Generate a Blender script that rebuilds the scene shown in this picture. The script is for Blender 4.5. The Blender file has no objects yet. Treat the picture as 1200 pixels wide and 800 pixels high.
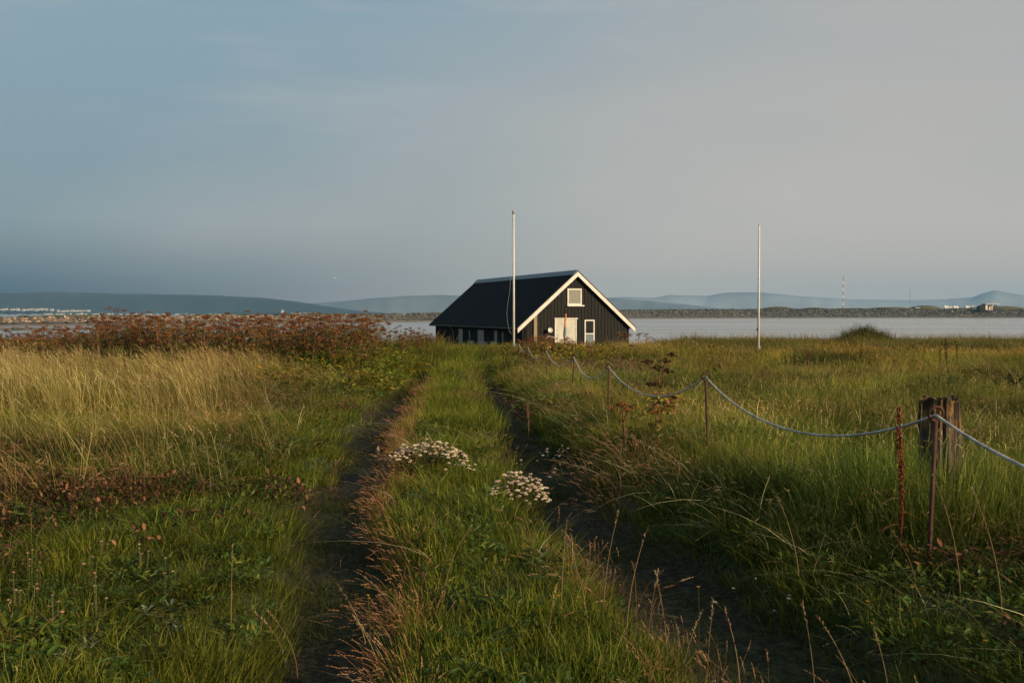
import bpy, bmesh, math, random
import numpy as np
from mathutils import Vector, Matrix

R = math.radians
random.seed(7)
rng = np.random.default_rng(11)
scene = bpy.context.scene

# ------------------------------------------------------------------ camera
EYE = 1.6
cam_d = bpy.data.cameras.new('camera')
cam_d.lens = 35.0
cam_d.sensor_width = 36.0
cam_d.clip_start = 0.05
cam_d.clip_end = 40000
cam = bpy.data.objects.new('camera', cam_d)
cam.location = (0, 0, EYE)
cam.rotation_euler = (R(90 - 1.62), 0, 0)
scene.collection.objects.link(cam)
scene.camera = cam

# ------------------------------------------------------------------ exposure
scene.view_settings.view_transform = 'Standard'
scene.view_settings.look = 'None'
scene.view_settings.exposure = 0.28
scene.view_settings.gamma = 1.0
try:
    scene.view_settings.use_curve_mapping = False
except Exception:
    pass
scene.cycles.max_bounces = 5
scene.cycles.diffuse_bounces = 2
scene.cycles.glossy_bounces = 2
scene.cycles.transmission_bounces = 2
scene.cycles.volume_bounces = 0
scene.cycles.transparent_max_bounces = 4

# ------------------------------------------------------------------ sun
SUN_EL, SUN_AZ = R(18.0), math.atan2(0.82, -0.57)      # azimuth measured from +Y towards +X
sx, sy, sz = math.sin(SUN_AZ) * math.cos(SUN_EL), math.cos(SUN_AZ) * math.cos(SUN_EL), math.sin(SUN_EL)
sun_d = bpy.data.lights.new('sun', 'SUN')
sun_d.energy = 5.0
sun_d.angle = R(0.55)
sun_d.color = (1.0, 0.77, 0.48)
sun = bpy.data.objects.new('sun', sun_d)
sun.rotation_euler = Vector((sx, sy, sz)).to_track_quat('Z', 'Y').to_euler()
scene.collection.objects.link(sun)

# ------------------------------------------------------------------ world
world = bpy.data.worlds.new('World')
scene.world = world
world.use_nodes = True
nt = world.node_tree
nt.nodes.clear()
def N(tree, typ, **kw):
    n = tree.nodes.new(typ)
    for k, v in kw.items():
        setattr(n, k, v)
    return n
def math_node(tree, op, a, b=None, clamp=False):
    n = N(tree, 'ShaderNodeMath', operation=op, use_clamp=clamp)
    for i, v in enumerate((a, b)):
        if v is None: continue
        if isinstance(v, (int, float)): n.inputs[i].default_value = v
        else: tree.links.new(v, n.inputs[i])
    return n.outputs[0]
def maprange(tree, v, a, b, c=0.0, d=1.0, smooth=True):
    n = N(tree, 'ShaderNodeMapRange')
    n.interpolation_type = 'SMOOTHSTEP' if smooth else 'LINEAR'
    tree.links.new(v, n.inputs[0])
    for i, x in enumerate((a, b, c, d)): n.inputs[1 + i].default_value = x
    return n.outputs[0]
def mixc(tree, f, a, b, blend='MIX'):
    n = N(tree, 'ShaderNodeMix', data_type='RGBA', blend_type=blend)
    if isinstance(f, (int, float)): n.inputs[0].default_value = f
    else: tree.links.new(f, n.inputs[0])
    for i, v in ((6, a), (7, b)):
        if isinstance(v, tuple): n.inputs[i].default_value = (*v[:3], 1)
        else: tree.links.new(v, n.inputs[i])
    return n.outputs[2]
L = nt.links
tc = N(nt, 'ShaderNodeTexCoord')
sep = N(nt, 'ShaderNodeSeparateXYZ')
L.new(tc.outputs['Generated'], sep.inputs[0])
X_, Y_, Z_ = sep.outputs
sky = N(nt, 'ShaderNodeTexSky', sky_type='NISHITA')
sky.sun_disc = False
sky.sun_elevation = SUN_EL
sky.sun_rotation = SUN_AZ
sky.air_density = 1.6
sky.dust_density = 4.0
skys = mixc(nt, 1.0, sky.outputs[0], (0.085, 0.085, 0.085), 'MULTIPLY')
# thin stratus and fog veil lying over the blue, greyer and warmer towards the sun side
side = maprange(nt, math_node(nt, 'SUBTRACT', X_, math_node(nt, 'MULTIPLY', math_node(nt, 'SUBTRACT', Z_, 0.10), 1.0)), -0.50, 0.28)
up = maprange(nt, Z_, 0.02, 0.30)
blue_hi = mixc(nt, up, (0.235, 0.315, 0.365), (0.255, 0.375, 0.46))
grey = mixc(nt, up, (0.56, 0.53, 0.49), (0.46, 0.46, 0.455))
mp = N(nt, 'ShaderNodeMapping'); mp.inputs['Scale'].default_value = (1.0, 1.0, 3.2)
L.new(tc.outputs['Generated'], mp.inputs[0])
no = N(nt, 'ShaderNodeTexNoise'); no.inputs['Scale'].default_value = 2.6; no.inputs['Detail'].default_value = 5; no.inputs['Roughness'].default_value = 0.45
L.new(mp.outputs[0], no.inputs[0])
wob = math_node(nt, 'MULTIPLY', math_node(nt, 'SUBTRACT', no.outputs[0], 0.5), 0.9)
fac = math_node(nt, 'ADD', side, wob, clamp=True)
veil = mixc(nt, fac, blue_hi, grey)
# wisps high on the left
mp2 = N(nt, 'ShaderNodeMapping'); mp2.inputs['Scale'].default_value = (1.2, 2.0, 9.0)
L.new(tc.outputs['Generated'], mp2.inputs[0])
no2 = N(nt, 'ShaderNodeTexNoise'); no2.inputs['Scale'].default_value = 3.0; no2.inputs['Detail'].default_value = 6
L.new(mp2.outputs[0], no2.inputs[0])
wisp = math_node(nt, 'MULTIPLY', maprange(nt, no2.outputs[0], 0.50, 0.72), maprange(nt, Z_, 0.08, 0.28, 0.0, 0.45))
veil = mixc(nt, wisp, veil, (0.45, 0.475, 0.49))
# dense fog bank low over the sea, blue-grey, deepest on the left
low = maprange(nt, Z_, 0.0, 0.095, 1.0, 0.0)
bank = mixc(nt, side, (0.0, 0.045, 0.085), (0.50, 0.46, 0.41))
veil = mixc(nt, low, veil, bank)
final = mixc(nt, 0.90, skys, veil)
bg = N(nt, 'ShaderNodeBackground'); bg.inputs[1].default_value = 0.825
L.new(final, bg.inputs[0])
wo = N(nt, 'ShaderNodeOutputWorld'); L.new(bg.outputs[0], wo.inputs[0])

# ------------------------------------------------------------------ helpers
def link(o): scene.collection.objects.link(o); return o
def tag(o, label=None, cat=None, group=None, kind=None):
    if label: o['label'] = label
    if cat: o['category'] = cat
    if group: o['group'] = group
    if kind: o['kind'] = kind
    return o
def empty(name, loc, rz=0.0, label=None, cat=None, group=None):
    o = bpy.data.objects.new(name, None)
    o.empty_display_size = 0.2
    o.location = loc; o.rotation_euler = (0, 0, rz)
    link(o)
    return tag(o, label, cat, group)
def mesh_obj(name, verts, faces, mat=None, parent=None, cols=None, smooth=False, linkit=True):
    me = bpy.data.meshes.new(name)
    me.from_pydata([tuple(v) for v in verts], [], [tuple(f) for f in faces])
    if smooth:
        me.polygons.foreach_set('use_smooth', np.ones(len(me.polygons), dtype=bool))
    if cols is not None:
        a = me.color_attributes.new('col', 'FLOAT_COLOR', 'POINT')
        c = np.ones((len(verts), 4), dtype=np.float32); c[:, :3] = np.asarray(cols)[:, :3]
        a.data.foreach_set('color', c.ravel())
    if mat: me.materials.append(mat)
    o = bpy.data.objects.new(name, me)
    if linkit: link(o)
    if parent: o.parent = parent
    return o
def shade(o):
    o.data.polygons.foreach_set('use_smooth', np.ones(len(o.data.polygons), dtype=bool)); return o
def copy_tree(o, parent=None):
    c = o.copy(); link(c)
    c.parent = parent
    for ch in list(o.children): copy_tree(ch, c)
    return c

class MB:
    """collects simple solids into one mesh"""
    def __init__(s): s.v = []; s.f = []; s.c = []; s.m = []
    def add(s, v, f, col=None, mi=0):
        b = len(s.v); s.v += [tuple(p) for p in v]; s.f += [tuple(i + b for i in q) for q in f]
        s.c += [col or (1, 1, 1)] * len(v); s.m += [mi] * len(f)
    def box(s, x0, x1, y0, y1, z0, z1, col=None, mi=0):
        v = [(x0,y0,z0),(x1,y0,z0),(x1,y1,z0),(x0,y1,z0),(x0,y0,z1),(x1,y0,z1),(x1,y1,z1),(x0,y1,z1)]
        s.add(v, [(0,3,2,1),(4,5,6,7),(0,1,5,4),(1,2,6,5),(2,3,7,6),(3,0,4,7)], col, mi)
    def tube(s, pts, rad, n=8, col=None, cap=True, mi=0):
        pts = [Vector(p) for p in pts]
        if isinstance(rad, (int, float)): rad = [rad] * len(pts)
        vs = []; fs = []
        ref = None
        for i, p in enumerate(pts):
            t = (pts[min(i+1, len(pts)-1)] - pts[max(i-1, 0)])
            if t.length < 1e-9: t = Vector((0,0,1))
            t.normalize()
            if ref is None: ref = Vector((1,0,0)) if abs(t.x) < 0.8 else Vector((0,1,0))
            a = (ref - t * ref.dot(t)).normalized(); b = t.cross(a); ref = a
            for k in range(n):
                an = 2*math.pi*k/n
                vs.append(p + (a*math.cos(an) + b*math.sin(an)) * rad[i])
        for i in range(len(pts)-1):
            for k in range(n):
                k2 = (k+1) % n
                fs.append((i*n+k, i*n+k2, (i+1)*n+k2, (i+1)*n+k))
        if cap:
            fs.append(tuple(range(n-1, -1, -1))); fs.append(tuple((len(pts)-1)*n + k for k in range(n)))
        s.add(vs, fs, col, mi)
    def blob(s, c, r, col=None, n=6, m=4, jitter=0.0, mi=0):
        rx, ry, rz = r if isinstance(r, tuple) else (r, r, r)
        vs = [(c[0], c[1], c[2]-rz)]
        for i in range(1, m):
            ph = -math.pi/2 + math.pi*i/m
            for k in range(n):
                th = 2*math.pi*k/n
                j = 1 + random.uniform(-jitter, jitter)
                vs.append((c[0]+rx*math.cos(ph)*math.cos(th)*j, c[1]+ry*math.cos(ph)*math.sin(th)*j, c[2]+rz*math.sin(ph)*j))
        vs.append((c[0], c[1], c[2]+rz))
        fs = []
        for k in range(n):
            fs.append((0, 1+(k+1)%n, 1+k))
            for i in range(m-2):
                a = 1+i*n+k; b = 1+i*n+(k+1)%n
                fs.append((a, b, b+n, a+n))
            fs.append((len(vs)-1, 1+(m-2)*n+k, 1+(m-2)*n+(k+1)%n))
        s.add(vs, fs, col, mi)
    def leaf(s, p, d, length, width, col=None, bend=0.3, up=Vector((0,0,1))):
        """pointed leaf, slightly folded, from point p along d"""
        p = Vector(p); d = Vector(d).normalized()
        side = d.cross(up)
        if side.length < 1e-4: side = Vector((1,0,0))
        side.normalize(); nrm = side.cross(d)
        vs = []; 
        prof = [(0, .12), (.3, .9), (.65, .8), (1.0, .04)]
        for t, w in prof:
            c = p + d*length*t - nrm*(-bend*length*t*t*-1.0)
            vs.append(c + side*width*.5*w + nrm*width*.12*w); vs.append(c); vs.append(c - side*width*.5*w + nrm*width*.12*w)
        fs = []
        for i in range(3):
            a = i*3
            fs += [(a, a+1, a+4, a+3), (a+1, a+2, a+5, a+4)]
        s.add(vs, fs, col)
    def build(s, name, mats, parent=None, smooth=False, cols=False, linkit=True):
        o = mesh_obj(name, s.v, s.f, None, parent, s.c if cols else None, smooth, linkit)
        for m in (mats if isinstance(mats, (list, tuple)) else [mats]): o.data.materials.append(m)
        if isinstance(mats, (list, tuple)):
            o.data.polygons.foreach_set('material_index', np.array(s.m, dtype=np.int32))
        return o

def PX(px, d):                      # lateral position of a picture column at distance d
    return (px - 600.0) / 1167.0 * d
def PZ(py, d):                      # height of a picture row at distance d
    return EYE + (367.0 - py) / 1167.0 * d

# ------------------------------------------------------------------ materials
def mat_basic(name, col, rough=0.8, var=0.25, scale=6.0, metallic=0.0, bump=0.0, spec=0.4, col2=None, stretch=(1,1,1), coord='Object', bscale=None):
    m = bpy.data.materials.new(name); m.use_nodes = True
    t = m.node_tree; b = t.nodes['Principled BSDF']
    b.inputs['Roughness'].default_value = rough; b.inputs['Metallic'].default_value = metallic
    b.inputs['Specular IOR Level'].default_value = spec
    tcx = N(t, 'ShaderNodeTexCoord'); mp = N(t, 'ShaderNodeMapping'); mp.inputs['Scale'].default_value = stretch
    t.links.new(tcx.outputs[coord], mp.inputs[0])
    n = N(t, 'ShaderNodeTexNoise'); n.inputs['Scale'].default_value = scale; n.inputs['Detail'].default_value = 5
    t.links.new(mp.outputs[0], n.inputs[0])
    f = maprange(t, n.outputs[0], 0.3, 0.7)
    a = tuple(c*(1-var) for c in col); bb = col2 or tuple(min(1, c*(1+var)) for c in col)
    t.links.new(mixc(t, f, a, bb), b.inputs['Base Color'])
    if bump:
        n3 = N(t, 'ShaderNodeTexNoise'); n3.inputs['Scale'].default_value = bscale or scale*5; n3.inputs['Detail'].default_value = 6
        t.links.new(mp.outputs[0], n3.inputs[0])
        bm = N(t, 'ShaderNodeBump'); bm.inputs['Strength'].default_value = 1.0; bm.inputs['Distance'].default_value = bump
        t.links.new(n3.outputs[0], bm.inputs['Height']); t.links.new(bm.outputs[0], b.inputs['Normal'])
    return m
def mat_leaf(name, instanced=True, transl=0.36, gain=1.0, objvar=False):
    m = bpy.data.materials.new(name); m.use_nodes = True
    t = m.node_tree; b = t.nodes['Principled BSDF']; out = t.nodes['Material Output']
    b.inputs['Roughness'].default_value = 0.6; b.inputs['Specular IOR Level'].default_value = 0.07
    a = N(t, 'ShaderNodeAttribute', attribute_type='GEOMETRY', attribute_name='col')
    c = a.outputs['Color']
    if instanced:
        ti = N(t, 'ShaderNodeAttribute', attribute_type='INSTANCER', attribute_name='tint')
        c = mixc(t, 1.0, c, ti.outputs['Color'], 'MULTIPLY')
    if objvar:
        oi = N(t, 'ShaderNodeObjectInfo')
        v = maprange(t, oi.outputs['Random'], 0, 1, 0.65, 1.3, False)
        hs = N(t, 'ShaderNodeHueSaturation'); t.links.new(v, hs.inputs['Value']); t.links.new(c, hs.inputs['Color'])
        t.links.new(maprange(t, oi.outputs['Random'], 0, 1, 0.49, 0.515, False), hs.inputs['Hue'])
        c = hs.outputs[0]
    if gain != 1.0: c = mixc(t, 1.0, c, (gain, gain, gain), 'MULTIPLY')
    t.links.new(c, b.inputs['Base Color'])
    tr = N(t, 'ShaderNodeBsdfTranslucent'); t.links.new(c, tr.inputs[0])
    mx = N(t, 'ShaderNodeMixShader'); mx.inputs[0].default_value = transl
    t.links.new(b.outputs[0], mx.inputs[1]); t.links.new(tr.outputs[0], mx.inputs[2]); t.links.new(mx.outputs[0], out.inputs[0])
    return m
M = {}
M['grass'] = mat_leaf('grass_blades')
M['plant'] = mat_leaf('plant', instanced=False, objvar=True)
M['flower'] = mat_leaf('flower', instanced=False, transl=0.2)

# ------------------------------------------------------------------ noise in numpy
def vnoise(x, y, scale, seed=0):
    r = np.random.default_rng(seed); g = r.random((256, 256))
    u = np.asarray(x, dtype=float)/scale + 1000.3; v = np.asarray(y, dtype=float)/scale + 1000.7
    i = np.floor(u).astype(int); j = np.floor(v).astype(int); fu = u-i; fv = v-j
    fu = fu*fu*(3-2*fu); fv = fv*fv*(3-2*fv)
    a = g[i%256, j%256]; b = g[(i+1)%256, j%256]; c = g[i%256, (j+1)%256]; d = g[(i+1)%256, (j+1)%256]
    return (a*(1-fu)+b*fu)*(1-fv)+(c*(1-fu)+d*fu)*fv
def fnoise(x, y, scale, seed=0):
    return (vnoise(x, y, scale, seed)*.55 + vnoise(x, y, scale*.47, seed+1)*.3 + vnoise(x, y, scale*.21, seed+2)*.15)
def sstep(x, a, b):
    t = np.clip((np.asarray(x, dtype=float)-a)/(np.asarray(b)-a), 0, 1); return t*t*(3-2*t)

# ------------------------------------------------------------------ terrain
RY = [-6, 2, 4.4, 8.2, 14.5, 22, 30, 40, 50]
RL = [-.6, -.62, -.78, -1.38, -2.0, -2.32, -2.55, -2.75, -2.9]
RR = [1.7, 1.5, 1.2, .56, .16, -.30, -.72, -1.15, -1.5]
def rut_l(y): return np.interp(y, RY, RL) + 0.06*np.sin(np.asarray(y)*1.3)
def rut_r(y): return np.interp(y, RY, RR) + 0.05*np.sin(np.asarray(y)*1.1+2)
def wl_(y): return np.interp(y, [2, 7, 14, 24, 45], [.31, .37, .40, .38, .30])
def wr_(y): return np.interp(y, [2, 5, 9, 15, 24, 45], [.48, .46, .42, .38, .36, .30])
SEA = -2.4
def gz(x, y, ruts=True):
    x = np.asarray(x, dtype=float); y = np.asarray(y, dtype=float)
    mid = np.interp(y, [-10, 8, 15, 22, 30, 40, 46, 50, 55, 82, 104, 140], [0, 0, -.1, -.2, -.2, -.06, -.02, -.35, -1.1, -1.2, -3.2, -4])
    lef = np.interp(y, [-10, 8, 15, 22, 28, 36, 46, 60, 118, 135, 200], [.05, .02, -.02, -.05, .0, .0, -.6, -1.3, -2.0, -3.0, -4])
    rig = np.interp(y, [-10, 8, 20, 40, 60, 68, 86, 140], [0, 0, -.12, -.28, -.44, -.5, -3.2, -4])
    wl = sstep(-x, 3.0 + y*0.03, 6.5 + y*0.09)
    wr = sstep(x, 7.0, 12.0)*sstep(y, 5, 25) + 0
    z = mid*(1-wl)*(1-wr) + lef*wl*(1-wr) + rig*wr
    near = 1 - sstep(y, 60, 90)
    z = z + (fnoise(x, y, 5.0, 3)-.5)*.16*near + (fnoise(x, y, 1.1, 9)-.5)*.05*near
    # bank to the right of the right-hand rut
    bank = sstep(x-rut_r(y), .35, 1.1)*(1-sstep(x-rut_r(y), 3.0, 6.0))*(1-sstep(y, 20, 36))*sstep(y, -4, 2)
    z = z + bank*0.10
    z = z + 0.05*sstep(rut_l(y)-x, .35, .9)*(1-sstep(y, 24, 34))*(1-sstep(rut_l(y)-x, 3, 7))
    z = z + .04*np.exp(-((x-2.2)/1.5)**2-((y-39)/3.2)**2)
    if ruts:
        f = 1 - sstep(y, 42, 49)
        dl = np.abs(x-rut_l(y)); dr = np.abs(x-rut_r(y))
        z = z - f*.17*(1-sstep(dl, wl_(y)-.06, wl_(y)+.20)) - f*.17*(1-sstep(dr, wr_(y)-.08, wr_(y)+.24))
    return z
# ground sheet: fine near the camera, coarse at the horizon
ys = np.concatenate([[-60, -30], np.arange(-12, -3, .8), np.arange(-3, 12, .14), np.arange(12, 50, .35), np.arange(50, 145, 1.6), [170, 230, 400, 900, 2400]])
xp = np.concatenate([np.arange(0, 4.5, .11), np.arange(4.5, 14, .45), np.arange(14, 60, 2.2), [70, 90, 130, 220, 500, 1200, 2400]])
xs = np.concatenate([-xp[:0:-1], xp])
GX, GY = np.meshgrid(xs, ys)
GZ = gz(GX, GY)
nx, ny = len(xs), len(ys)
idx = np.arange(nx*ny).reshape(ny, nx)
faces = np.stack([idx[:-1, :-1], idx[:-1, 1:], idx[1:, 1:], idx[1:, :-1]], -1).reshape(-1, 4)
V = np.stack([GX, GY, GZ], -1).reshape(-1, 3)
# what covers the soil: zone masks as a colour attribute (soil in the ruts, thatch elsewhere)
dl = np.abs(GX-rut_l(GY)); dr = np.abs(GX-rut_r(GY)); f_ = 1-sstep(GY, 40, 48)
soil = np.clip((1-sstep(dl, wl_(GY)-.05, wl_(GY)+.2)) + (1-sstep(dr, wr_(GY)-.05, wr_(GY)+.2)), 0, 1)*f_
n1 = fnoise(GX, GY, 1.7, 21)
grn = np.array([.030, .042, .012]); straw = np.array([.075, .06, .028]); soilc = np.array([.030, .023, .014]); moss = np.array([.026, .032, .010])
sand = np.array([.19, .155, .115])
mixA = sstep(n1, .35, .65)[..., None]
C = grn*(1-mixA) + straw*mixA
mm = (sstep(fnoise(GX, GY, .8, 33), .4, .7))[..., None]
C = C*(1-soil[..., None]) + (soilc*(1-mm*.6)+moss*mm*.6)*soil[..., None]
shore = (sstep(-GZ, 1.9, 2.2))[..., None]
C = C*(1-shore)+sand*shore
ground = mesh_obj('ground', V, faces, None, None, C.reshape(-1, 3), smooth=True)
gm = bpy.data.materials.new('ground_soil'); gm.use_nodes = True
t = gm.node_tree; b = t.nodes['Principled BSDF']; b.inputs['Roughness'].default_value = .95; b.inputs['Specular IOR Level'].default_value = .15
a = N(t, 'ShaderNodeAttribute', attribute_type='GEOMETRY', attribute_name='col')
tcx = N(t, 'ShaderNodeTexCoord')
n = N(t, 'ShaderNodeTexNoise'); n.inputs['Scale'].default_value = 22; n.inputs['Detail'].default_value = 8; t.links.new(tcx.outputs['Object'], n.inputs[0])
v = maprange(t, n.outputs[0], .3, .7, .45, 1.6)
mc = N(t, 'ShaderNodeVectorMath', operation='SCALE'); t.links.new(a.outputs['Color'], mc.inputs[0]); t.links.new(v, mc.inputs['Scale'])
t.links.new(mc.outputs[0], b.inputs['Base Color'])
bm_ = N(t, 'ShaderNodeBump'); bm_.inputs['Distance'].default_value = .03; t.links.new(n.outputs[0], bm_.inputs['Height']); t.links.new(bm_.outputs[0], b.inputs['Normal'])
ground.data.materials.append(gm)
tag(ground, kind='structure')

# ------------------------------------------------------------------ sea
C30, S30 = math.cos(R(30)), math.sin(R(30))
def UV(u, v): return (u*C30-v*S30, u*S30+v*C30)
water = mesh_obj('water', [(*UV(u_, v_), SEA) for u_, v_ in ((-2550, 1560), (2404, -1300), (10700, -1300), (10700, 5300), (-2550, 5300))], [(0, 1, 2, 3, 4)])
wm = bpy.data.materials.new('sea_water'); wm.use_nodes = True
t = wm.node_tree; b = t.nodes['Principled BSDF']
b.inputs['Base Color'].default_value = (.27, .265, .25, 1); b.inputs['Roughness'].default_value = .12; b.inputs['IOR'].default_value = 1.33
tcx = N(t, 'ShaderNodeTexCoord'); mpn = N(t, 'ShaderNodeMapping'); mpn.inputs['Scale'].default_value = (.25, 1.0, 1.0); t.links.new(tcx.outputs['Object'], mpn.inputs[0])
n = N(t, 'ShaderNodeTexNoise'); n.inputs['Scale'].default_value = .7; n.inputs['Detail'].default_value = 5; t.links.new(mpn.outputs[0], n.inputs[0])
bm_ = N(t, 'ShaderNodeBump'); bm_.inputs['Strength'].default_value = .8; bm_.inputs['Distance'].default_value = .15; t.links.new(n.outputs[0], bm_.inputs['Height']); t.links.new(bm_.outputs[0], b.inputs['Normal'])
n2 = N(t, 'ShaderNodeTexNoise'); n2.inputs['Scale'].default_value = .02; n2.inputs['Detail'].default_value = 4
mp3 = N(t, 'ShaderNodeMapping'); mp3.inputs['Scale'].default_value = (.3, 1.6, 1); t.links.new(tcx.outputs['Object'], mp3.inputs[0]); t.links.new(mp3.outputs[0], n2.inputs[0])
t.links.new(maprange(t, n2.outputs[0], .35, .65, .12, .30), b.inputs['Roughness'])
water.data.materials.append(wm); tag(water, kind='structure')

# ------------------------------------------------------------------ grass tuft prototypes (used only as instance sources)
def blade_tuft(n, hmin, hmax, wid, rad, lean, curl, pal, wind=(0, 0), head=0.0, headpal=None, headlen=.09, headw=.008, nseg=4, seed=0):
    r = np.random.default_rng(seed)
    vs, fs, cs = [], [], []
    for i in range(n):
        a = r.random()*2*math.pi; rr = rad*math.sqrt(r.random())
        bx, by = rr*math.cos(a), rr*math.sin(a)
        h = hmin+(hmax-hmin)*r.random()**1.2
        la = a + r.normal(0, .8); lm = lean*(.3+r.random())
        dx, dy = math.cos(la)*lm+wind[0]*(.6+.8*r.random()), math.sin(la)*lm+wind[1]*(.6+.8*r.random())
        cu = curl*(.3+1.2*r.random())
        ya = r.random()*math.pi; wx, wy = math.cos(ya), math.sin(ya)
        w = wid*(.6+.8*r.random())*(.6 if head and r.random() < head else 1)
        p0, p1 = np.array(pal[r.integers(len(pal))]), np.array(pal[r.integers(len(pal))])
        k = r.random(); c0 = (p0*k+p1*(1-k))*(.75+.5*r.random())
        ishead = head and r.random() < head
        if ishead: c0 = np.array(headpal[-1])*(.7+.5*r.random()); w *= .55; h = max(h, hmax*(.75+.3*r.random()))
        b0 = len(vs)
        pts = []
        for s in range(nseg+1):
            tt = s/nseg
            q = (tt + cu*tt*tt)
            pts.append((bx+dx*h*q, by+dy*h*q, h*(tt - .25*cu*tt*tt*tt)))
        for s, p in enumerate(pts):
            tt = s/nseg
            ww = w*.5*(1-tt**1.6)*(.85 if s else .7) if not ishead else w*.5*.8
            if s == nseg and not ishead:
                vs.append(p); cs.append(c0*1.15)
            else:
                vs.append((p[0]-wx*ww, p[1]-wy*ww, p[2])); vs.append((p[0]+wx*ww, p[1]+wy*ww, p[2])); cs += [c0, c0]
        m = nseg-1 if not ishead else nseg
        for s in range(m): fs.append((b0+2*s, b0+2*s+1, b0+2*s+3, b0+2*s+2))
        if not ishead: fs.append((b0+2*(nseg-1), b0+2*(nseg-1)+1, b0+2*nseg))
        else:
            p = np.array(pts[-1]); q = np.array(pts[-2]); d = p-q; d = d/np.linalg.norm(d)
            d2 = d + np.array([wind[0]*1.2, wind[1]*1.2, -.25*cu]); d2 /= np.linalg.norm(d2)
            hl = headlen*(.7+.6*r.random()); hw = headw*(.7+.6*r.random())
            hc = np.array(headpal[r.integers(len(headpal))])*(.75+.5*r.random())
            s1 = np.cross(d2, [.3, .9, .2]); s1 /= np.linalg.norm(s1); s2 = np.cross(d2, s1)
            b1 = len(vs)
            for kk in range(11):
                tt = (kk+.3)/11; c = p + (d*(1-tt)+d2*tt)*hl*tt
                an = kk*2.4; o_ = (s1*math.cos(an)+s2*math.sin(an))
                e = c + d2*hl*.16 + o_*hw*(1.1-.7*tt)*1.5; sd_ = np.cross(o_, d2)*hw*.42
                b2 = len(vs); vs += [tuple(c-sd_), tuple(c+sd_), tuple(e)]; cs += [hc*(.8+.4*r.random())]*3; fs.append((b2, b2+1, b2+2))
            c1 = p+d2*hl; sd_ = s1*hw*.35; b2 = len(vs); vs += [tuple(p-sd_), tuple(p+sd_), tuple(c1)]; cs += [hc]*3; fs.append((b2, b2+1, b2+2))
    return vs, fs, cs
def leaf_clump(n, lmin, lmax, wr, rad, h, pal, up=.6, seed=0, flatten=1.0):
    r = random.Random(seed); m = MB()
    for i in range(n):
        a = r.random()*6.283; rr = rad*math.sqrt(r.random())
        p = (rr*math.cos(a), rr*math.sin(a), h*r.random()*(1-.5*rr/rad if rad else 1))
        d = (math.cos(a+r.gauss(0, .9)), math.sin(a+r.gauss(0, .9)), up*r.random()+r.uniform(-.2, .2))
        l = r.uniform(lmin, lmax); c = pal[r.randrange(len(pal))]; k = r.uniform(.65, 1.35)
        m.leaf(p, d, l, l*wr*r.uniform(.7, 1.2), tuple(x*k for x in c), bend=r.uniform(-.1, .5))
    return m.v, m.f, m.c
COLS = {}
def proto_collection(name, variants):
    c = bpy.data.collections.new(name)
    for i, (v, f, co) in enumerate(variants):
        o = mesh_obj('%s_%02d' % (name, i), v, f, M['grass'], None, co, linkit=False)
        c.objects.link(o)
    COLS[name] = (c, len(variants)); return c
G = [(.054, .084, .010), (.096, .120, .015), (.032, .052, .007), (.165, .160, .028)]
GD = [(.026, .042, .007), (.050, .070, .010), (.040, .052, .009)]
ST = [(.27, .20, .08), (.42, .32, .16), (.18, .13, .05), (.13, .14, .035)]
RD = [(.26, .13, .065), (.38, .22, .13), (.19, .09, .045), (.50, .35, .22)]
proto_collection('turf', [blade_tuft(70, .05, .16, .006, .16, .5, .5, G, seed=s) for s in range(4)])
proto_collection('moss', [blade_tuft(70, .02, .055, .006, .16, .8, .5, [(.06, .085, .02), (.10, .10, .03), (.05, .06, .02)], nseg=2, seed=10+s) for s in range(3)])
proto_collection('meadow', [blade_tuft(40, .20, .56, .0065, .14, .34, .9, G+GD+[(.20, .18, .07)], wind=(-.10, 0), head=.03, headpal=ST, headw=.004, headlen=.07, nseg=5, seed=20+s) for s in range(6)])
proto_collection('straw', [blade_tuft(26, .36, .95, .0055, .17, .18, .5, [(.065, .080, .016), (.09, .085, .022), (.10, .070, .032), (.17, .14, .045), (.05, .055, .014)], wind=(-.16, -.03), head=.30, headpal=[(.54, .44, .28), (.46, .36, .21), (.36, .31, .14)], headlen=.10, headw=.0062, nseg=5, seed=30+s) for s in range(6)])  # shade between the stems is put into the darker blade colours
proto_collection('redgrass', [blade_tuft(30, .10, .36, .0035, .10, .35, .9, RD+[(.14, .13, .04)], wind=(-.14, -.04), head=.45, headpal=[(.50, .33, .20), (.38, .21, .12), (.25, .14, .07)], headlen=.055, headw=.0042, nseg=4, seed=40+s) for s in range(5)])
proto_collection('farturf', [blade_tuft(60, .18, .5, .016, .42, .3, .6, G+[(.20, .18, .07), (.15, .12, .05)], wind=(-.08, 0), head=.06, headpal=ST, headlen=.12, headw=.008, nseg=3, seed=50+s) for s in range(5)])
proto_collection('weed', [leaf_clump(34, .04, .10, .42, .16, .14, G+[(.09, .15, .04), (.16, .19, .06)], up=1.0, seed=60+s) for s in range(5)])
proto_collection('bigweed', [leaf_clump(60, .08, .20, .45, .38, .5, [(.09, .13, .02), (.16, .19, .03), (.23, .23, .04), (.07, .10, .02)], up=.9, seed=70+s) for s in range(4)])
proto_collection('deadleaf', [leaf_clump(46, .02, .062, .55, .2, .17, [(.13, .055, .028), (.07, .035, .02), (.24, .11, .06), (.035, .022, .014), (.05, .055, .02), (.045, .03, .018), (.06, .07, .02)], up=.7, seed=80+s) for s in range(5)])
proto_collection('stray', [blade_tuft(7, .22, .62, .0075, .16, .55, 1.3, [(.34, .30, .13), (.24, .24, .08), (.42, .36, .20)], wind=(-.15, 0), head=.3, headpal=[(.5, .38, .2), (.34, .27, .13)], headlen=.06, headw=.0045, nseg=5, seed=130+s) for s in range(6)])
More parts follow.
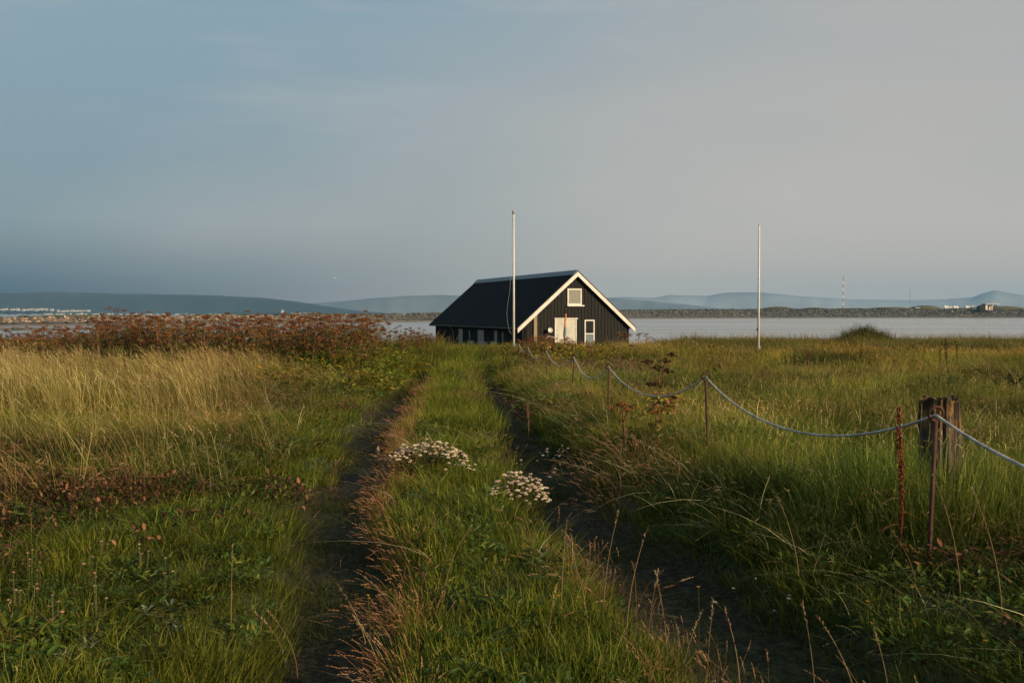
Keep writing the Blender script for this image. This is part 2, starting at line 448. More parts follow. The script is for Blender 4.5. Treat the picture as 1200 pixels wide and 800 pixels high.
proto_collection('silver', [leaf_clump(14, .07, .13, .32, .04, .08, [(.40, .44, .36), (.28, .33, .24)], up=1.3, seed=90+s) for s in range(2)])

def scatter(name, proto, P, scl, tint, rotz=None, tilt=.12, label=None):
    cname = proto; c, nv = COLS[cname]
    n = len(P)
    me = bpy.data.meshes.new(name); me.vertices.add(n)
    me.vertices.foreach_set('co', np.asarray(P, dtype=np.float32).ravel())
    rot = np.zeros((n, 3), dtype=np.float32)
    rot[:, 2] = (rng.random(n)-.5)*1.6 if rotz is None else rotz
    rot[:, 0] = rng.normal(0, tilt, n); rot[:, 1] = rng.normal(0, tilt, n)
    a = me.attributes.new('rot', 'FLOAT_VECTOR', 'POINT'); a.data.foreach_set('vector', rot.ravel())
    s = np.ones((n, 3), dtype=np.float32)*np.asarray(scl, dtype=np.float32).reshape(n, -1)
    a = me.attributes.new('scl', 'FLOAT_VECTOR', 'POINT'); a.data.foreach_set('vector', s.ravel())
    a = me.attributes.new('idx', 'INT', 'POINT'); a.data.foreach_set('value', rng.integers(0, nv, n).astype(np.int32))
    tc4 = np.ones((n, 4), dtype=np.float32); tc4[:, :3] = tint
    a = me.attributes.new('tint', 'FLOAT_COLOR', 'POINT'); a.data.foreach_set('color', tc4.ravel())
    o = link(bpy.data.objects.new(name, me))
    ng = bpy.data.node_groups.new(name+'_scatter', 'GeometryNodeTree')
    ng.interface.new_socket('Geometry', in_out='INPUT', socket_type='NodeSocketGeometry')
    ng.interface.new_socket('Geometry', in_out='OUTPUT', socket_type='NodeSocketGeometry')
    gi = ng.nodes.new('NodeGroupInput'); go = ng.nodes.new('NodeGroupOutput')
    ci = ng.nodes.new('GeometryNodeCollectionInfo'); ci.inputs['Collection'].default_value = c
    ci.inputs['Separate Children'].default_value = True; ci.inputs['Reset Children'].default_value = True
    ip = ng.nodes.new('GeometryNodeInstanceOnPoints'); ip.inputs['Pick Instance'].default_value = True
    def na(nm, dt):
        q = ng.nodes.new('GeometryNodeInputNamedAttribute'); q.data_type = dt; q.inputs['Name'].default_value = nm
        return [s for s in q.outputs if s.enabled and s.name == 'Attribute'][0]
    ng.links.new(gi.outputs[0], ip.inputs['Points']); ng.links.new(ci.outputs[0], ip.inputs['Instance'])
    ng.links.new(na('idx', 'INT'), ip.inputs['Instance Index'])
    ng.links.new(na('rot', 'FLOAT_VECTOR'), ip.inputs['Rotation'])
    ng.links.new(na('scl', 'FLOAT_VECTOR'), ip.inputs['Scale'])
    ng.links.new(ip.outputs[0], go.inputs[0])
    md = o.modifiers.new('scatter', 'NODES'); md.node_group = ng
    tag(o, label, 'ground cover' if label else None, kind='stuff')
    return o
def candidates(y0, y1, dens, xmargin=2.5, xmin=None, xmax=None):
    """random points in the camera's wedge, with a margin each side"""
    w1 = y1*.53+xmargin
    lo, hi = (-w1 if xmin is None else xmin), (w1 if xmax is None else xmax)
    n = int((y1-y0)*(hi-lo)*dens)
    x = rng.uniform(lo, hi, n); y = rng.uniform(y0, y1, n)
    k = np.abs(x) < (np.maximum(y, 0)*.53+xmargin)
    return x[k], y[k]
def bands(b):
    X, Y, S = [], [], []
    for y0, y1, d, s in b:
        x, y = candidates(y0, y1, d); X.append(x); Y.append(y); S.append(np.full(len(x), s))
    return np.concatenate(X), np.concatenate(Y), np.concatenate(S)
def keep(mask, *a): return [q[mask] for q in a]
def pts(x, y, sink=.01): return np.stack([x, y, gz(x, y)-sink], -1)
def house_clear(x, y):
    lx = (x-3.83)*.936+(y-58)*.352; ly = -(x-3.83)*.352+(y-58)*.936
    return ~((np.abs(lx) < 3.7) & (ly > -.3) & (ly < 18.5))

# leaf-litter patch on the near left
def litter(x, y):
    c = np.interp(x, [-6, -4.4, -3.2, -2.4, -2.0], [7.1, 7.2, 7.7, 8.6, 9.0]); h = np.interp(x, [-6, -4.4, -3.2, -2.4, -2.1, -1.8], [1.5, 1.45, 1.1, .55, .35, 0])
    return sstep(h + (fnoise(x, y, .7, 5)-.5)*.7 - np.abs(y-c), -.1, .15)
# --- short turf: centre strip and verges
x, y, s = bands([(2.2, 7, 70, 1.0), (7, 13, 42, 1.15), (13, 25, 20, 1.6), (25, 49, 7, 2.6)])
dl = x-rut_l(y); dr = x-rut_r(y)
L_, R_ = wl_(y), wr_(y)
strip = (dl > L_+.02) & (dr < -R_-.02)
verge = ((dl < -L_-.02) & (dl > -1.7)) | ((dr > R_) & (dr < R_+.5))
near_l = (dl < -L_-.02) & (y < 8.6)
fade = sstep(fnoise(x, y, .9, 2), .18, .5)
gap_ = sstep(fnoise(x, y, .55, 201), .30, .45)
m = (rng.random(len(x)) < .25+.75*gap_) & ((litter(x, y) < .3) | (rng.random(len(x)) < .5*sstep(fnoise(x, y, .5, 205), .45, .6))) & (strip | (verge & (rng.random(len(x)) < .8)) | near_l) & (rng.random(len(x)) < .45+.55*fade)
x, y, s = keep(m, x, y, s)
nz = fnoise(x, y, 1.3, 41)[:, None]; nb = rng.lognormal(0, .22, (len(x), 1))*(.62+.7*fnoise(x, y, .7, 203))[:, None]
tint = np.where(((x > rut_l(y)) & (x < rut_r(y)))[:, None], 1.18, 1.0)*(np.array([.95, 1.02, .9])*(1-nz)+np.array([1.25, 1.12, .9])*nz)*nb
scatter('short_turf', 'turf', pts(x, y), (s*(.55+1.0*fnoise(x, y, .8, 4)))[:, None]*np.array([1, 1, 1]), tint, label='short green turf on the middle strip and verges of the track')
# --- moss and trampled grass in the ruts
x, y, s = bands([(2.2, 8, 60, 1.0), (8, 16, 28, 1.3), (16, 46, 8, 2.2)])
dl = np.abs(x-rut_l(y)); dr = np.abs(x-rut_r(y))
m = ((dl < wl_(y)+.1) | (dr < wr_(y)+.1)) & (rng.random(len(x)) < .35+.65*sstep(fnoise(x, y, .5, 8), .42, .65)+.5*((dl > wl_(y)-.05) & (dr > wr_(y)-.05)))
x, y, s = keep(m, x, y, s)
scatter('rut_moss', 'moss', pts(x, y), (s*(.6+.6*rng.random(len(x))))[:, None], np.array([.62, .62, .55])*rng.normal(1, .15, (len(x), 1)), label='low moss and trampled grass in the two dark wheel ruts')
# --- weeds with small broad leaves
x, y, s = bands([(2.2, 8, 30, .6), (8, 16, 12, .85), (16, 40, 2.2, 1.4)])
dl = x-rut_l(y); dr = x-rut_r(y)
m = (np.abs(dl) > wl_(y)+.1) & (np.abs(dr) > wr_(y)+.08) & ~((dl > 0) & (dr < 0) & (rng.random(len(x)) < .45)) & (rng.random(len(x)) < .15+.95*sstep(fnoise(x, y, 1.2, 18), .38, .6)) & ((dr < 1.6) & (dl > -3.5) | (y < 9)) & (y < 38)
x, y, s = keep(m, x, y, s)
scatter('leafy_weeds', 'weed', pts(x, y, -.035), (s*(.6+.8*rng.random(len(x))))[:, None], np.array([.9, .95, .9])*rng.normal(1, .2, (len(x), 1)), label='small broad leaved weeds among the turf beside the track')
# --- medium and tall meadow grass
x, y, s = bands([(-2, 7, 62, 1.0), (7, 14, 46, 1.0), (14, 26, 24, 1.08), (26, 40, 11, 1.25)])
dl = x-rut_l(y); dr = x-rut_r(y)
right = dr > wr_(y)+.08
midl = (dl < -.75)
lit = litter(x, y)
tallness = np.where(right, .34+.36*sstep(dr-wr_(y), .1, 1.1), .33+.30*sstep(-dl, .6, 2.5))
tallness = np.where((~right) & (y < 8.8), .33+.12*fnoise(x, y, .8, 3), tallness)
hn = fnoise(x, y, 2.2, 15)
prob = np.where(right, 1.0, np.where(y < 8.6, .30, .85))
rise = (x > .1) & (x < 4.0) & (y > 32.5) & (y < 46)
prob = np.where(rise, prob*.12, prob)
tallness = np.where((x > .3) & (x < 3.8) & (y > 25) & (y < 33), tallness*.6, tallness)
prob = np.where(strip_ := ((dl > .3) & (dr < -.35)), .05, prob)
tallness = np.where(strip_, .42, tallness)
tallness = np.where((x > 2.2) & (x < 4.2) & (y > 6.0) & (y < 7.15), tallness*1.55, tallness)
tallness = np.where((x > 1.7) & (x < 3.3) & (y > 4.0) & (y < 5.9), tallness*.62, tallness)
hedge = (y > 27.5) & (x < -3.6)
m = (right | midl | strip_) & (rng.random(len(x)) < prob*(.55+.6*hn)) & (lit < .35) & ~((hedge) & (rng.random(len(x)) < .7)) & ((y > 2.6) | (x > 1.6)) & (np.hypot(x, y) > 1.9)
x, y, s, tallness, hn, dr, dl = keep(m, x, y, s, tallness, hn, dr, dl)
warm = np.clip(fnoise(x, y, 3.2, 77)*1.5-.35 + sstep(y, 18, 34)*.35, 0, 1)[:, None]
red = (sstep(fnoise(x, y, 2.6, 55), .55, .72)*sstep(y, 9, 16))[:, None]
shade_ = (.48+1.25*sstep(fnoise(x, y, 1.7, 29), .3, .7))[:, None]*np.where(x > 0, 1.22, 1.0)[:, None]  # patchy light and shade painted into the tint, brighter on the right side
tint = shade_*(np.array([.82, .98, .8])*(1-warm)+np.array([1.75, 1.35, .95])*warm)*(1-red*.5)+np.array([1.9, 1.05, .8])*red*.5
tint = tint*rng.normal(1, .15, (len(x), 1))
sc = s*tallness*(.65+.75*fnoise(x, y, 1.3, 66))*1.2
scatter('meadow_grass', 'meadow', pts(x, y), np.stack([s*(.9+.2*hn), s*(.9+.2*hn), sc], -1), tint, tilt=.10, label='long green meadow grass on both sides of the track')
# --- tall straw grass with seed heads on the left
x, y, s = bands([(8.0, 14, 34, 1.0), (14, 29, 17, 1.05)])
dl = x-rut_l(y)
edge = -1.15 - .02*(y-8) - (fnoise(x, y, 1.3, 31)-.5)*3.0
start = np.interp(x, [-9, -5, -4.2, -3.2, -2.0], [8.6, 8.8, 8.9, 9.2, 9.8])
dens = sstep(edge-dl, -.6, 3.4)*sstep(y-start+(fnoise(x, y, .6, 14)-.5)*1.5, -.5, 1.6)
m = (dl < edge+.6) & (dl < -.9) & (rng.random(len(x)) < (.05+dens*.68)*(.0+1.05*sstep(fnoise(x, y, 1.6, 16), .25, .75))) & (y < 28.5)
x, y, s, dens = keep(m, x, y, s, dens)
k = fnoise(x, y, 2.4, 91)[:, None]
tint = (np.array([1.0, 1.1, .8])*(1-k)+np.array([1.1, .86, .72])*k)*rng.lognormal(0, .28, (len(x), 1))*(.6+.8*fnoise(x, y, .9, 93))[:, None]*np.where((y > 15)[:, None] & (x > -10)[:, None], np.array([.92, .88, .84]), 1.0)
scatter('straw_grass', 'straw', pts(x, y), np.stack([s, s, 1.15*s*(.62+.30*dens)*(.55+.75*fnoise(x, y, 1.1, 6))*np.interp(y, [8, 14, 28], [1.0, .92, .72])], -1), tint, tilt=.07, label='tall golden straw grass with seed heads left of the track')
# --- fine reddish grass along the left edge of the middle strip
x, y, s = bands([(2.4, 8, 110, 1.0), (8, 15, 90, 1.0), (15, 27, 50, 1.05)])
dl = x-rut_l(y)
wdt = np.interp(y, [2, 8, 14, 20, 26], [.06, .06, .12, .10, .08])
m = (dl > wl_(y)-.06) & (dl < wl_(y)+wdt*(.6+.8*fnoise(x, y, .6, 44))) & (rng.random(len(x)) < np.interp(y, [2, 6, 9, 22, 27], [.50, .65, .95, .95, .15])*(-.02+1.8*fnoise(x, y, .5, 47)))
x, y, s = keep(m, x, y, s)
scatter('russet_grass', 'redgrass', pts(x, y), (s*(.50+.6*fnoise(x, y, .7, 3)))[:, None], np.array([1.3, 1.15, 1.02])*rng.normal(1, .2, (len(x), 1)), tilt=.12, label='fine russet grass along the left edge of the middle strip')
# russet tufts elsewhere
x, y, s = bands([(3, 9, 6, 1.0), (9, 20, 5, 1.05), (20, 40, 3.2, 1.3)])
dl = x-rut_l(y); dr = x-rut_r(y)
m = ~((dl > .2) & (dr < -.75) & (y < 20)) & (np.abs(dl) > .3) & (((dr > -.75) & (dr < -.2) & (y < 7)) | (sstep(fnoise(x, y, 1.9, 61), .5, .66) > rng.random(len(x)))) & (np.abs(dr) > .2)
x, y, s = keep(m, x, y, s)
scatter('russet_tufts', 'redgrass', pts(x, y), (s*(.6+.6*rng.random(len(x))))[:, None], np.array([1.0, .95, .85])*rng.normal(1, .16, (len(x), 1)), label='scattered russet grass tufts through the meadow')
# --- pale bent straw blades; their sunlit highlight is put into the colour
x, y, s = bands([(-1, 6, 22, .5), (6, 9, 24, .75), (9, 16, 18, 1.0), (16, 32, 8.5, 1.15), (32, 66, 2.6, 1.5)])
dl = x-rut_l(y); dr = x-rut_r(y)
m = ((dr > .6) | (dl < -.9) | ((dl > .4) & (dr < -.4) & (rng.random(len(x)) < .18))) & (np.hypot(x, y) > 2.6) & ((y > 2.6) | (x > 1.6)) & (rng.random(len(x)) < .25+1.0*sstep(fnoise(x, y, 1.6, 48), .35, .7)) & house_clear(x, y) & ~((y > 33) & (x < 4.5) & (x > -8))
x, y, s = keep(m, x, y, s)
hh = np.where(x > rut_r(y), .80, .62)*np.where((x < rut_l(y)) & (y < 8.6), .7, 1.0)
scatter('pale_blades', 'stray', pts(x, y), np.stack([s, s, np.minimum(s, 1.0)*hh*rng.uniform(.7, 1.15, len(x))], -1), np.array([1, 1, 1])*rng.lognormal(.12, .38, (len(x), 1)), tilt=.14, label='pale bent grass blades standing out of the meadow')
# --- far meadow
x, y, s = bands([(38, 72, 4.6, 1.0)])
m = house_clear(x, y) & ~((np.abs(x-rut_l(y)) < .4) & (y < 47)) & ~((np.abs(x-rut_r(y)) < .4) & (y < 47)) & (rng.random(len(x)) < .9) & ~((x < -4) & (y < 46) & (rng.random(len(x)) < .5))
x, y, s = keep(m, x, y, s)
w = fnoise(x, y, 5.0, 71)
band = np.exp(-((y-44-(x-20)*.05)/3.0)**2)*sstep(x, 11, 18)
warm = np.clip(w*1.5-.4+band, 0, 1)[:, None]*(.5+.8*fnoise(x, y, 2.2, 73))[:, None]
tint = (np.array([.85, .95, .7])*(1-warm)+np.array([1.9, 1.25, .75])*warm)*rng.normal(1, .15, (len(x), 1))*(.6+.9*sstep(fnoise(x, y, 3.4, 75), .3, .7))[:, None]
tall = np.where(y < 52, .8, 1.0)*(.45+1.1*fnoise(x, y, 2.6, 19))
near_track = (x > -4.5) & (x < 1.5) & (y < 52)
tall = np.where(near_track, .45, tall)
tall = np.where((x > .1) & (x < 4.2) & (y < 47), .25, tall)
scatter('far_meadow_grass', 'farturf', pts(x, y), np.stack([np.ones_like(x), np.ones_like(x), tall], -1), tint, label='distant rough grass between the track and the shore')
# --- slope down to the shore left and behind the house
x, y = candidates(36, 112, 1.2, 6)
m = house_clear(x, y) & ((x < -3) | (y > 55)) & (gz(x, y) > -2.2) & (y < 72 + 40*(x < -6))
x, y = keep(m, x, y)
scatter('shore_grass', 'farturf', pts(x, y), (1.2+.6*rng.random(len(x)))[:, None], np.array([1.0, .9, .7])*rng.normal(1, .2, (len(x), 1)), label='coarse grass sloping down to the shore')
# --- dead leaf litter patch
x, y = candidates(5.0, 10.5, 80, 1.5, xmax=-1.5)
m = (litter(x, y) > .3) & (rng.random(len(x)) < .15+1.3*sstep(fnoise(x, y, .55, 88), .3, .6))
x, y = keep(m, x, y)
scatter('leaf_litter', 'deadleaf', pts(x, y, 0), (.45+.5*rng.random(len(x)))[:, None]*np.array([1, 1, 1.7]), np.array([.9, .85, .8])*rng.lognormal(-.1, .45, (len(x), 1)), tilt=.3, label='dark patch of dead brown leaves on the near left')
# --- dark leafy patches
x, y, s = bands([(2.4, 9, 34, .46), (9, 20, 6, .6), (20, 60, 1.6, 1.0)])
dl = x-rut_l(y); dr = x-rut_r(y)
m = ((dl < -.8) | (dr > wr_(y)+.5) | ((dl > .6) & (dr < -.7) & (y < 8) & (rng.random(len(x)) < .25))) & (sstep(fnoise(x, y, 1.15, 121), .50, .62) > rng.random(len(x))) & house_clear(x, y)
x, y, s = keep(m, x, y, s)
scatter('dark_weeds', 'bigweed', pts(x, y, .02), np.stack([s, s, s*.75], -1)*rng.uniform(.6, 1.2, (len(x), 1)), np.array([.42, .55, .5])*rng.lognormal(0, .3, (len(x), 1)), tilt=.2, label='patches of dark leafy weeds in the grass')
x, y, s = bands([(2.4, 9, 26, .8), (9, 22, 7, 1.2)])
dl = x-rut_l(y); dr = x-rut_r(y)
m = ((dl < -.5) | (dr > wr_(y)+.1)) & (sstep(fnoise(x, y, .9, 141), .60, .68) > rng.random(len(x)))
x, y, s = keep(m, x, y, s)
scatter('brown_weeds', 'deadleaf', pts(x, y, -.03), s[:, None]*rng.uniform(.7, 1.4, (len(x), 1)), np.array([.8, .8, .7])*rng.lognormal(0, .3, (len(x), 1)), tilt=.3, label='patches of withered brown leaves low in the grass')
# --- debris and small stones in the wheel ruts
sv = []
for q_ in range(3):
    random.seed(400+q_); m_ = MB(); m_.blob((0, 0, 0), (1, .8, .5), n=6, m=4, jitter=.25); c_ = (.10, .085, .065); sv.append((m_.v, m_.f, [c_]*len(m_.v)))
proto_collection('pebble', sv)
x, y = candidates(2.2, 26, 34, 1, xmin=-3.2, xmax=2.4)
m = ((np.abs(x-rut_l(y)) < wl_(y)+.05) | (np.abs(x-rut_r(y)) < wr_(y)+.05)) & (rng.random(len(x)) < .1+.9*sstep(fnoise(x, y, .4, 151), .4, .7))
x, y = keep(m, x, y)
scatter('rut_pebbles', 'pebble', pts(x, y, 0), rng.lognormal(-4.75, .5, (len(x), 1)), np.ones((len(x), 3))*rng.lognormal(0, .4, (len(x), 1)), rotz=rng.random(len(x))*6, tilt=.3, label='small stones lying in the wheel ruts')
x, y = candidates(2.2, 26, 9, 1, xmin=-3.2, xmax=2.4)
m = ((np.abs(x-rut_l(y)) < wl_(y)+.1) | (np.abs(x-rut_r(y)) < wr_(y)+.1))
x, y = keep(m, x, y)
scatter('trampled_stems', 'stray', pts(x, y, -.005), np.stack([np.full(len(x), .7), np.full(len(x), .7), np.full(len(x), .10)], -1)*rng.uniform(.5, 1.1, (len(x), 1)), np.array([.8, .7, .6])*rng.lognormal(0, .3, (len(x), 1)), rotz=rng.random(len(x))*6, tilt=.1, label='trampled dry stems lying in the wheel ruts')
# --- silvery leaves low in the left foreground
q = [(82, 765), (100, 758), (170, 715), (30, 700), (205, 735)]
x = []; y = []
for px, py in q:
    d = EYE*1167/(py-367)*.93; x += [PX(px, d), PX(px, d)+rng.uniform(-.09, .09)]; y += [d, d+rng.uniform(-.1, .1)]
x, y = np.array(x), np.array(y)
scatter('silver_leaves', 'silver', pts(x, y, -.04), rng.uniform(.28, .48, (len(x), 1)), np.ones((len(x), 3))*rng.uniform(.5, 1.0, (len(x), 1)), label='pale silvery leaves scattered in the left foreground turf')
# --- bright leafy growth under and right of the dead hedge
xa = rng.uniform(-19, -1.6, 1500); ya = rng.uniform(25.5, 40, 1500)
hm = ((xa < -3.6-.0*(ya)) | ((ya > 30) & (xa < rut_l(ya)-.6)))
hm &= rng.random(1500) < np.where(xa > -8, .85, .42)
xa, ya = xa[hm], ya[hm]
xb = rng.uniform(-8.6, -2.7, 900); yb = rng.uniform(20.5, 34, 900); mb_ = (xb < rut_l(yb)-.5) & (rng.random(900) < .25+1.1*fnoise(xb, yb, 1.5, 37)) & (xb > -.235*yb+.4*np.sin(yb))
xa = np.concatenate([xa, xb[mb_]]); ya = np.concatenate([ya, yb[mb_]])
tt = np.where(xa[:, None] > -8.2, np.array([1.5, 1.3, 1.0])*np.where(rng.random((len(xa), 1)) < .3, np.array([1.1, .7, .6]), 1.0), np.where(rng.random((len(xa), 1)) < .45, np.array([1.3, 1.2, 1.0]), np.array([.85, .6, .6])))*rng.normal(1, .2, (len(xa), 1))
scatter('hedge_undergrowth', 'bigweed', pts(xa, ya, 0), ((.9+.8*rng.random(len(xa)))*np.where(xa > -5, .75, 1.0)*np.where(ya < 27, .80, 1.0))[:, None], tt, label='yellow green leafy undergrowth between the dead umbel plants')
# leafy growth on the mound in front of the house
xa = np.concatenate([rng.normal(1.9, 1.3, 170), rng.uniform(-1.5, .3, 25)]); ya = np.concatenate([rng.normal(39.5, 3.2, 170), rng.uniform(36, 46, 25)])
hm = (xa > rut_r(ya)+.5) & (ya < 47) & (ya > 33); xa, ya = xa[hm], ya[hm]
scatter('mound_leaves', 'bigweed', pts(xa, ya, 0), (.55+.5*rng.random(len(xa)))[:, None], np.array([2.0, 1.25, .9])*rng.lognormal(0, .4, (len(xa), 1)), label='low yellow green leaves on the rise before the black house')
# dark rush-like clumps in the right meadow
def spot_clump(name, label, px, py, d, proto, n, rad, scl, tint, zoff=0):
    x0 = PX(px, d); xx = x0+rng.normal(0, rad, n); yy = d+rng.normal(0, rad, n)
    o = scatter(name, proto, pts(xx, yy, -zoff), np.full((n, 1), scl)*rng.uniform(.8, 1.2, (n, 1)), np.array(tint)*rng.normal(1, .15, (n, 1)), label=None)
    o['label'] = label; o['category'] = 'plant clump'; o['kind'] = 'stuff'
    return o
exec_later = []
# ================================================================== the black house
M['black_wood'] = mat_basic('black_tarred_wood', (.0095, .0095, .009), .75, .4, 3, bump=.004, stretch=(8, 8, .6), spec=.25)
M['black_roof'] = mat_basic('black_roofing', (.007, .008, .009), .9, .35, 2.0, bump=.004, spec=.1)
M['ridge_metal'] = mat_basic('ridge_flashing', (.10, .13, .15), .45, .15, 3, metallic=.5)
M['white_paint'] = mat_basic('white_paint', (.60, .575, .53), .5, .10, 4, bump=.001)
M['door_paint'] = mat_basic('cream_door_paint', (.46, .435, .38), .6, .12, 3, bump=.001)
M['pane_pale'] = mat_basic('pale_blind_pane', (.24, .235, .20), .12, .06, 2, spec=.6)
M['pane_dark'] = mat_basic('dark_pane', (.012, .014, .016), .06, .1, 2, spec=.8)
M['pane_blue'] = mat_basic('blue_grey_panel', (.12, .165, .185), .25, .15, 3, spec=.6)
M['bare_wood'] = mat_basic('bare_wood', (.25, .19, .12), .8, .2, 6, bump=.002, stretch=(5, 5, .8))
M['brown_trim'] = mat_basic('brown_fascia', (.045, .03, .02), .7, .3, 4)
M['grey_plastic'] = mat_basic('grey_plastic', (.30, .31, .32), .5, .15, 5)
HB = -1.1
house = empty('black_house', (3.83, 58.0, HB), math.atan2(.352, .936), 'black timber house with a steep dark roof and white gable trim by the water', 'house')
RZ, EZ, EX = 5.18, 1.93, 3.72
SL = (RZ-EZ)/EX
def roof_z(xx): return RZ - abs(xx)*SL
# walls: one shell with vertical overlapping boards standing proud
w = MB()
Wd, WL0, WL1 = 3.38, .22, 17.9
wz = roof_z(Wd)-.10
top = RZ-.12
w.add([(-Wd, WL0, -.3), (Wd, WL0, -.3), (Wd, WL0, wz), (0, WL0, top), (-Wd, WL0, wz),
       (-Wd, WL1, -.3), (Wd, WL1, -.3), (Wd, WL1, wz), (0, WL1, top), (-Wd, WL1, wz)],
      [(0, 1, 2, 3, 4), (9, 8, 7, 6, 5), (0, 4, 9, 5), (1, 6, 7, 2), (2, 7, 8, 3), (3, 8, 9, 4), (0, 5, 6, 1)])
wall = w.build('wall', M['black_wood'], house)
bd = MB()
k = -Wd+.06
i = 0
holes = [(-.66, .40, 3.05, 4.22), (-1.40, 0.02, -1, 2.44), (.45, 1.22, .1, 2.38)]
while k < Wd-.1:
    x0, x1 = k, k+.115
    zt = min(roof_z(x0), roof_z(x1))-.13
    segs = [(-.3, zt)]
    for h in holes:
        if x1 > h[0] and x0 < h[1]:
            ns = []
            for a_, b_ in segs:
                if h[2] > a_: ns.append((a_, min(b_, h[2])))
                if h[3] < b_: ns.append((max(a_, h[3]), b_))
            segs = ns
    for a_, b_ in segs:
        if b_-a_ > .05: bd.box(x0, x1, WL0-.028, WL0-.001, a_, b_)
    k += .215; i += 1
k = WL0+.1
while k < WL1-.1:
    hit = any(a_-.1 < k < b_ for a_, b_ in ((4.2, 5.1), (6.7, 8.3), (11.1, 12.4), (9.55, 10.1), (3.1, 3.7)))
    bd.box(-Wd-.028, -Wd-.001, k, k+.115, -.3 if not hit else 1.72, wz-.05)
    bd.box(Wd+.001, Wd+.028, k, k+.115, -.3, wz-.05)
    k += .215
battens = bd.build('wall_board', M['black_wood'], house); battens['kind'] = 'stuff'
# roof: two thick slabs meeting at the ridge
rf = MB()
T = .13
for s in (-1, 1):
    prof = [(0, RZ), (s*EX, EZ), (s*EX, EZ-T), (0, RZ-T)]
    v = [(p[0], 0.02, p[1]) for p in prof] + [(p[0], 18.3, p[1]) for p in prof]
    rf.add(v, [(0, 1, 2, 3), (7, 6, 5, 4), (0, 4, 5, 1), (2, 6, 7, 3), (1, 5, 6, 2)])
roof = rf.build('roof', M['black_roof'], house)
rc = MB()
for s in (-1, 1):
    x1 = s*.30
    rc.add([(0, -.02, RZ+.05), (x1, -.02, roof_z(x1)+.04), (x1, 18.34, roof_z(x1)+.04), (0, 18.34, RZ+.05), (0, -.02, RZ+.015), (x1, -.02, roof_z(x1)+.012), (x1, 18.34, roof_z(x1)+.012), (0, 18.34, RZ+.015)],
           [(0, 1, 2, 3), (0, 4, 5, 1), (1, 5, 6, 2), (2, 6, 7, 3)])
rc.build('ridge_cap', M['ridge_metal'], roof)
for s in (-1, 1):
    bb = MB(); W_ = .25
    for y0, y1 in ((-.03, .015),):
        v = []
        for yy in (y0, y1):
            v += [(0, yy, RZ-.055), (s*(EX+.03), yy, EZ-.055-.026), (s*(EX+.03), yy, EZ-.075-.026-W_), (0, yy, RZ-.075-W_)]
        bb.add(v, [(0, 1, 2, 3), (7, 6, 5, 4), (0, 4, 5, 1), (1, 5, 6, 2), (2, 6, 7, 3)])
    bb.build('barge_board', M['white_paint'], house)
    ft = MB()
    v = []
    for yy in (-.05, .018):
        v += [(0, yy, RZ+.012), (s*(EX+.04), yy, EZ-.026), (s*(EX+.04), yy, EZ-.075), (0, yy, RZ-.050)]
    ft.add(v, [(0, 1, 2, 3), (7, 6, 5, 4), (0, 4, 5, 1), (1, 5, 6, 2), (2, 6, 7, 3)])
    ft.build('roof_edge_strip', M['brown_trim'], house)
    g = MB()
    g.tube([(s*(EX+.06), .05, EZ-.10), (s*(EX+.06), 18.25, EZ-.10)], .055, 8)
    g.build('gutter', M['brown_trim'], house)
def window(x0, x1, z0, z1, panes, fw=.085, sill=True):
    y0 = WL0-.06
    f = MB()
    f.box(x0, x0+fw, y0, WL0, z0, z1); f.box(x1-fw, x1, y0, WL0, z0, z1)
    f.box(x0+fw, x1-fw, y0, WL0, z1-fw, z1); f.box(x0+fw, x1-fw, y0, WL0, z0, z0+fw)
    for (a_, b_, mt) in panes[:-1]:
        f.box(x0+fw, x1-fw, y0, WL0, b_-fw*.5, b_+fw*.5)
    wn = f.build('window', M['white_paint'], house)
    for (a_, b_, mt) in panes:
        p = MB(); p.box(x0+fw+.004, x1-fw-.004, WL0-.035, WL0-.004, max(a_, z0)+.05, b_-.05); p.build('pane', M[mt], wn)
    if sill:
        s_ = MB(); s_.box(x0-.03, x1+.14, y0-.07, WL0-.002, z0-.075, z0-.004); s_.build('sill', M['white_paint'], wn)
    return wn
window(-.58, .33, 3.18, 4.14, [(3.18, 4.14, 'pane_pale')], .085)
window(.52, 1.16, .55, 2.32, [(.55, 1.50, 'pane_blue'), (1.50, 2.32, 'pane_dark')], .07)
dm = MB(); dm.box(-1.32, -.06, WL0-.05, WL0, -.25, 2.36); door = dm.build('door', M['door_paint'], house)
fm = MB(); fm.box(-1.38, -1.325, WL0-.07, WL0, -.25, 2.36); fm.box(-.055, 0, WL0-.07, WL0, -.25, 2.36); fm.box(-1.42, .06, WL0-.11, WL0, 2.365, 2.43)
fm.build('door_frame', M['white_paint'], door)
hm_ = MB(); hm_.tube([(-.16, WL0-.05, 1.02), (-.16, WL0-.11, 1.02), (-.27, WL0-.11, 1.02)], .012, 6); hm_.build('handle', M['ridge_metal'], door)
pl = MB()
for xx in (-1.17, -.63):
    pl.box(xx, xx+.42, WL0-.058, WL0-.051, .2, .95); pl.box(xx, xx+.42, WL0-.058, WL0-.051, 1.15, 2.1)
pl.build('door_panel', M['door_paint'], door)
wp = MB(); wp.box(-2.70, -2.50, WL0-.10, WL0-.03, -.3, 2.72); wp.build('corner_post', M['bare_wood'], house)
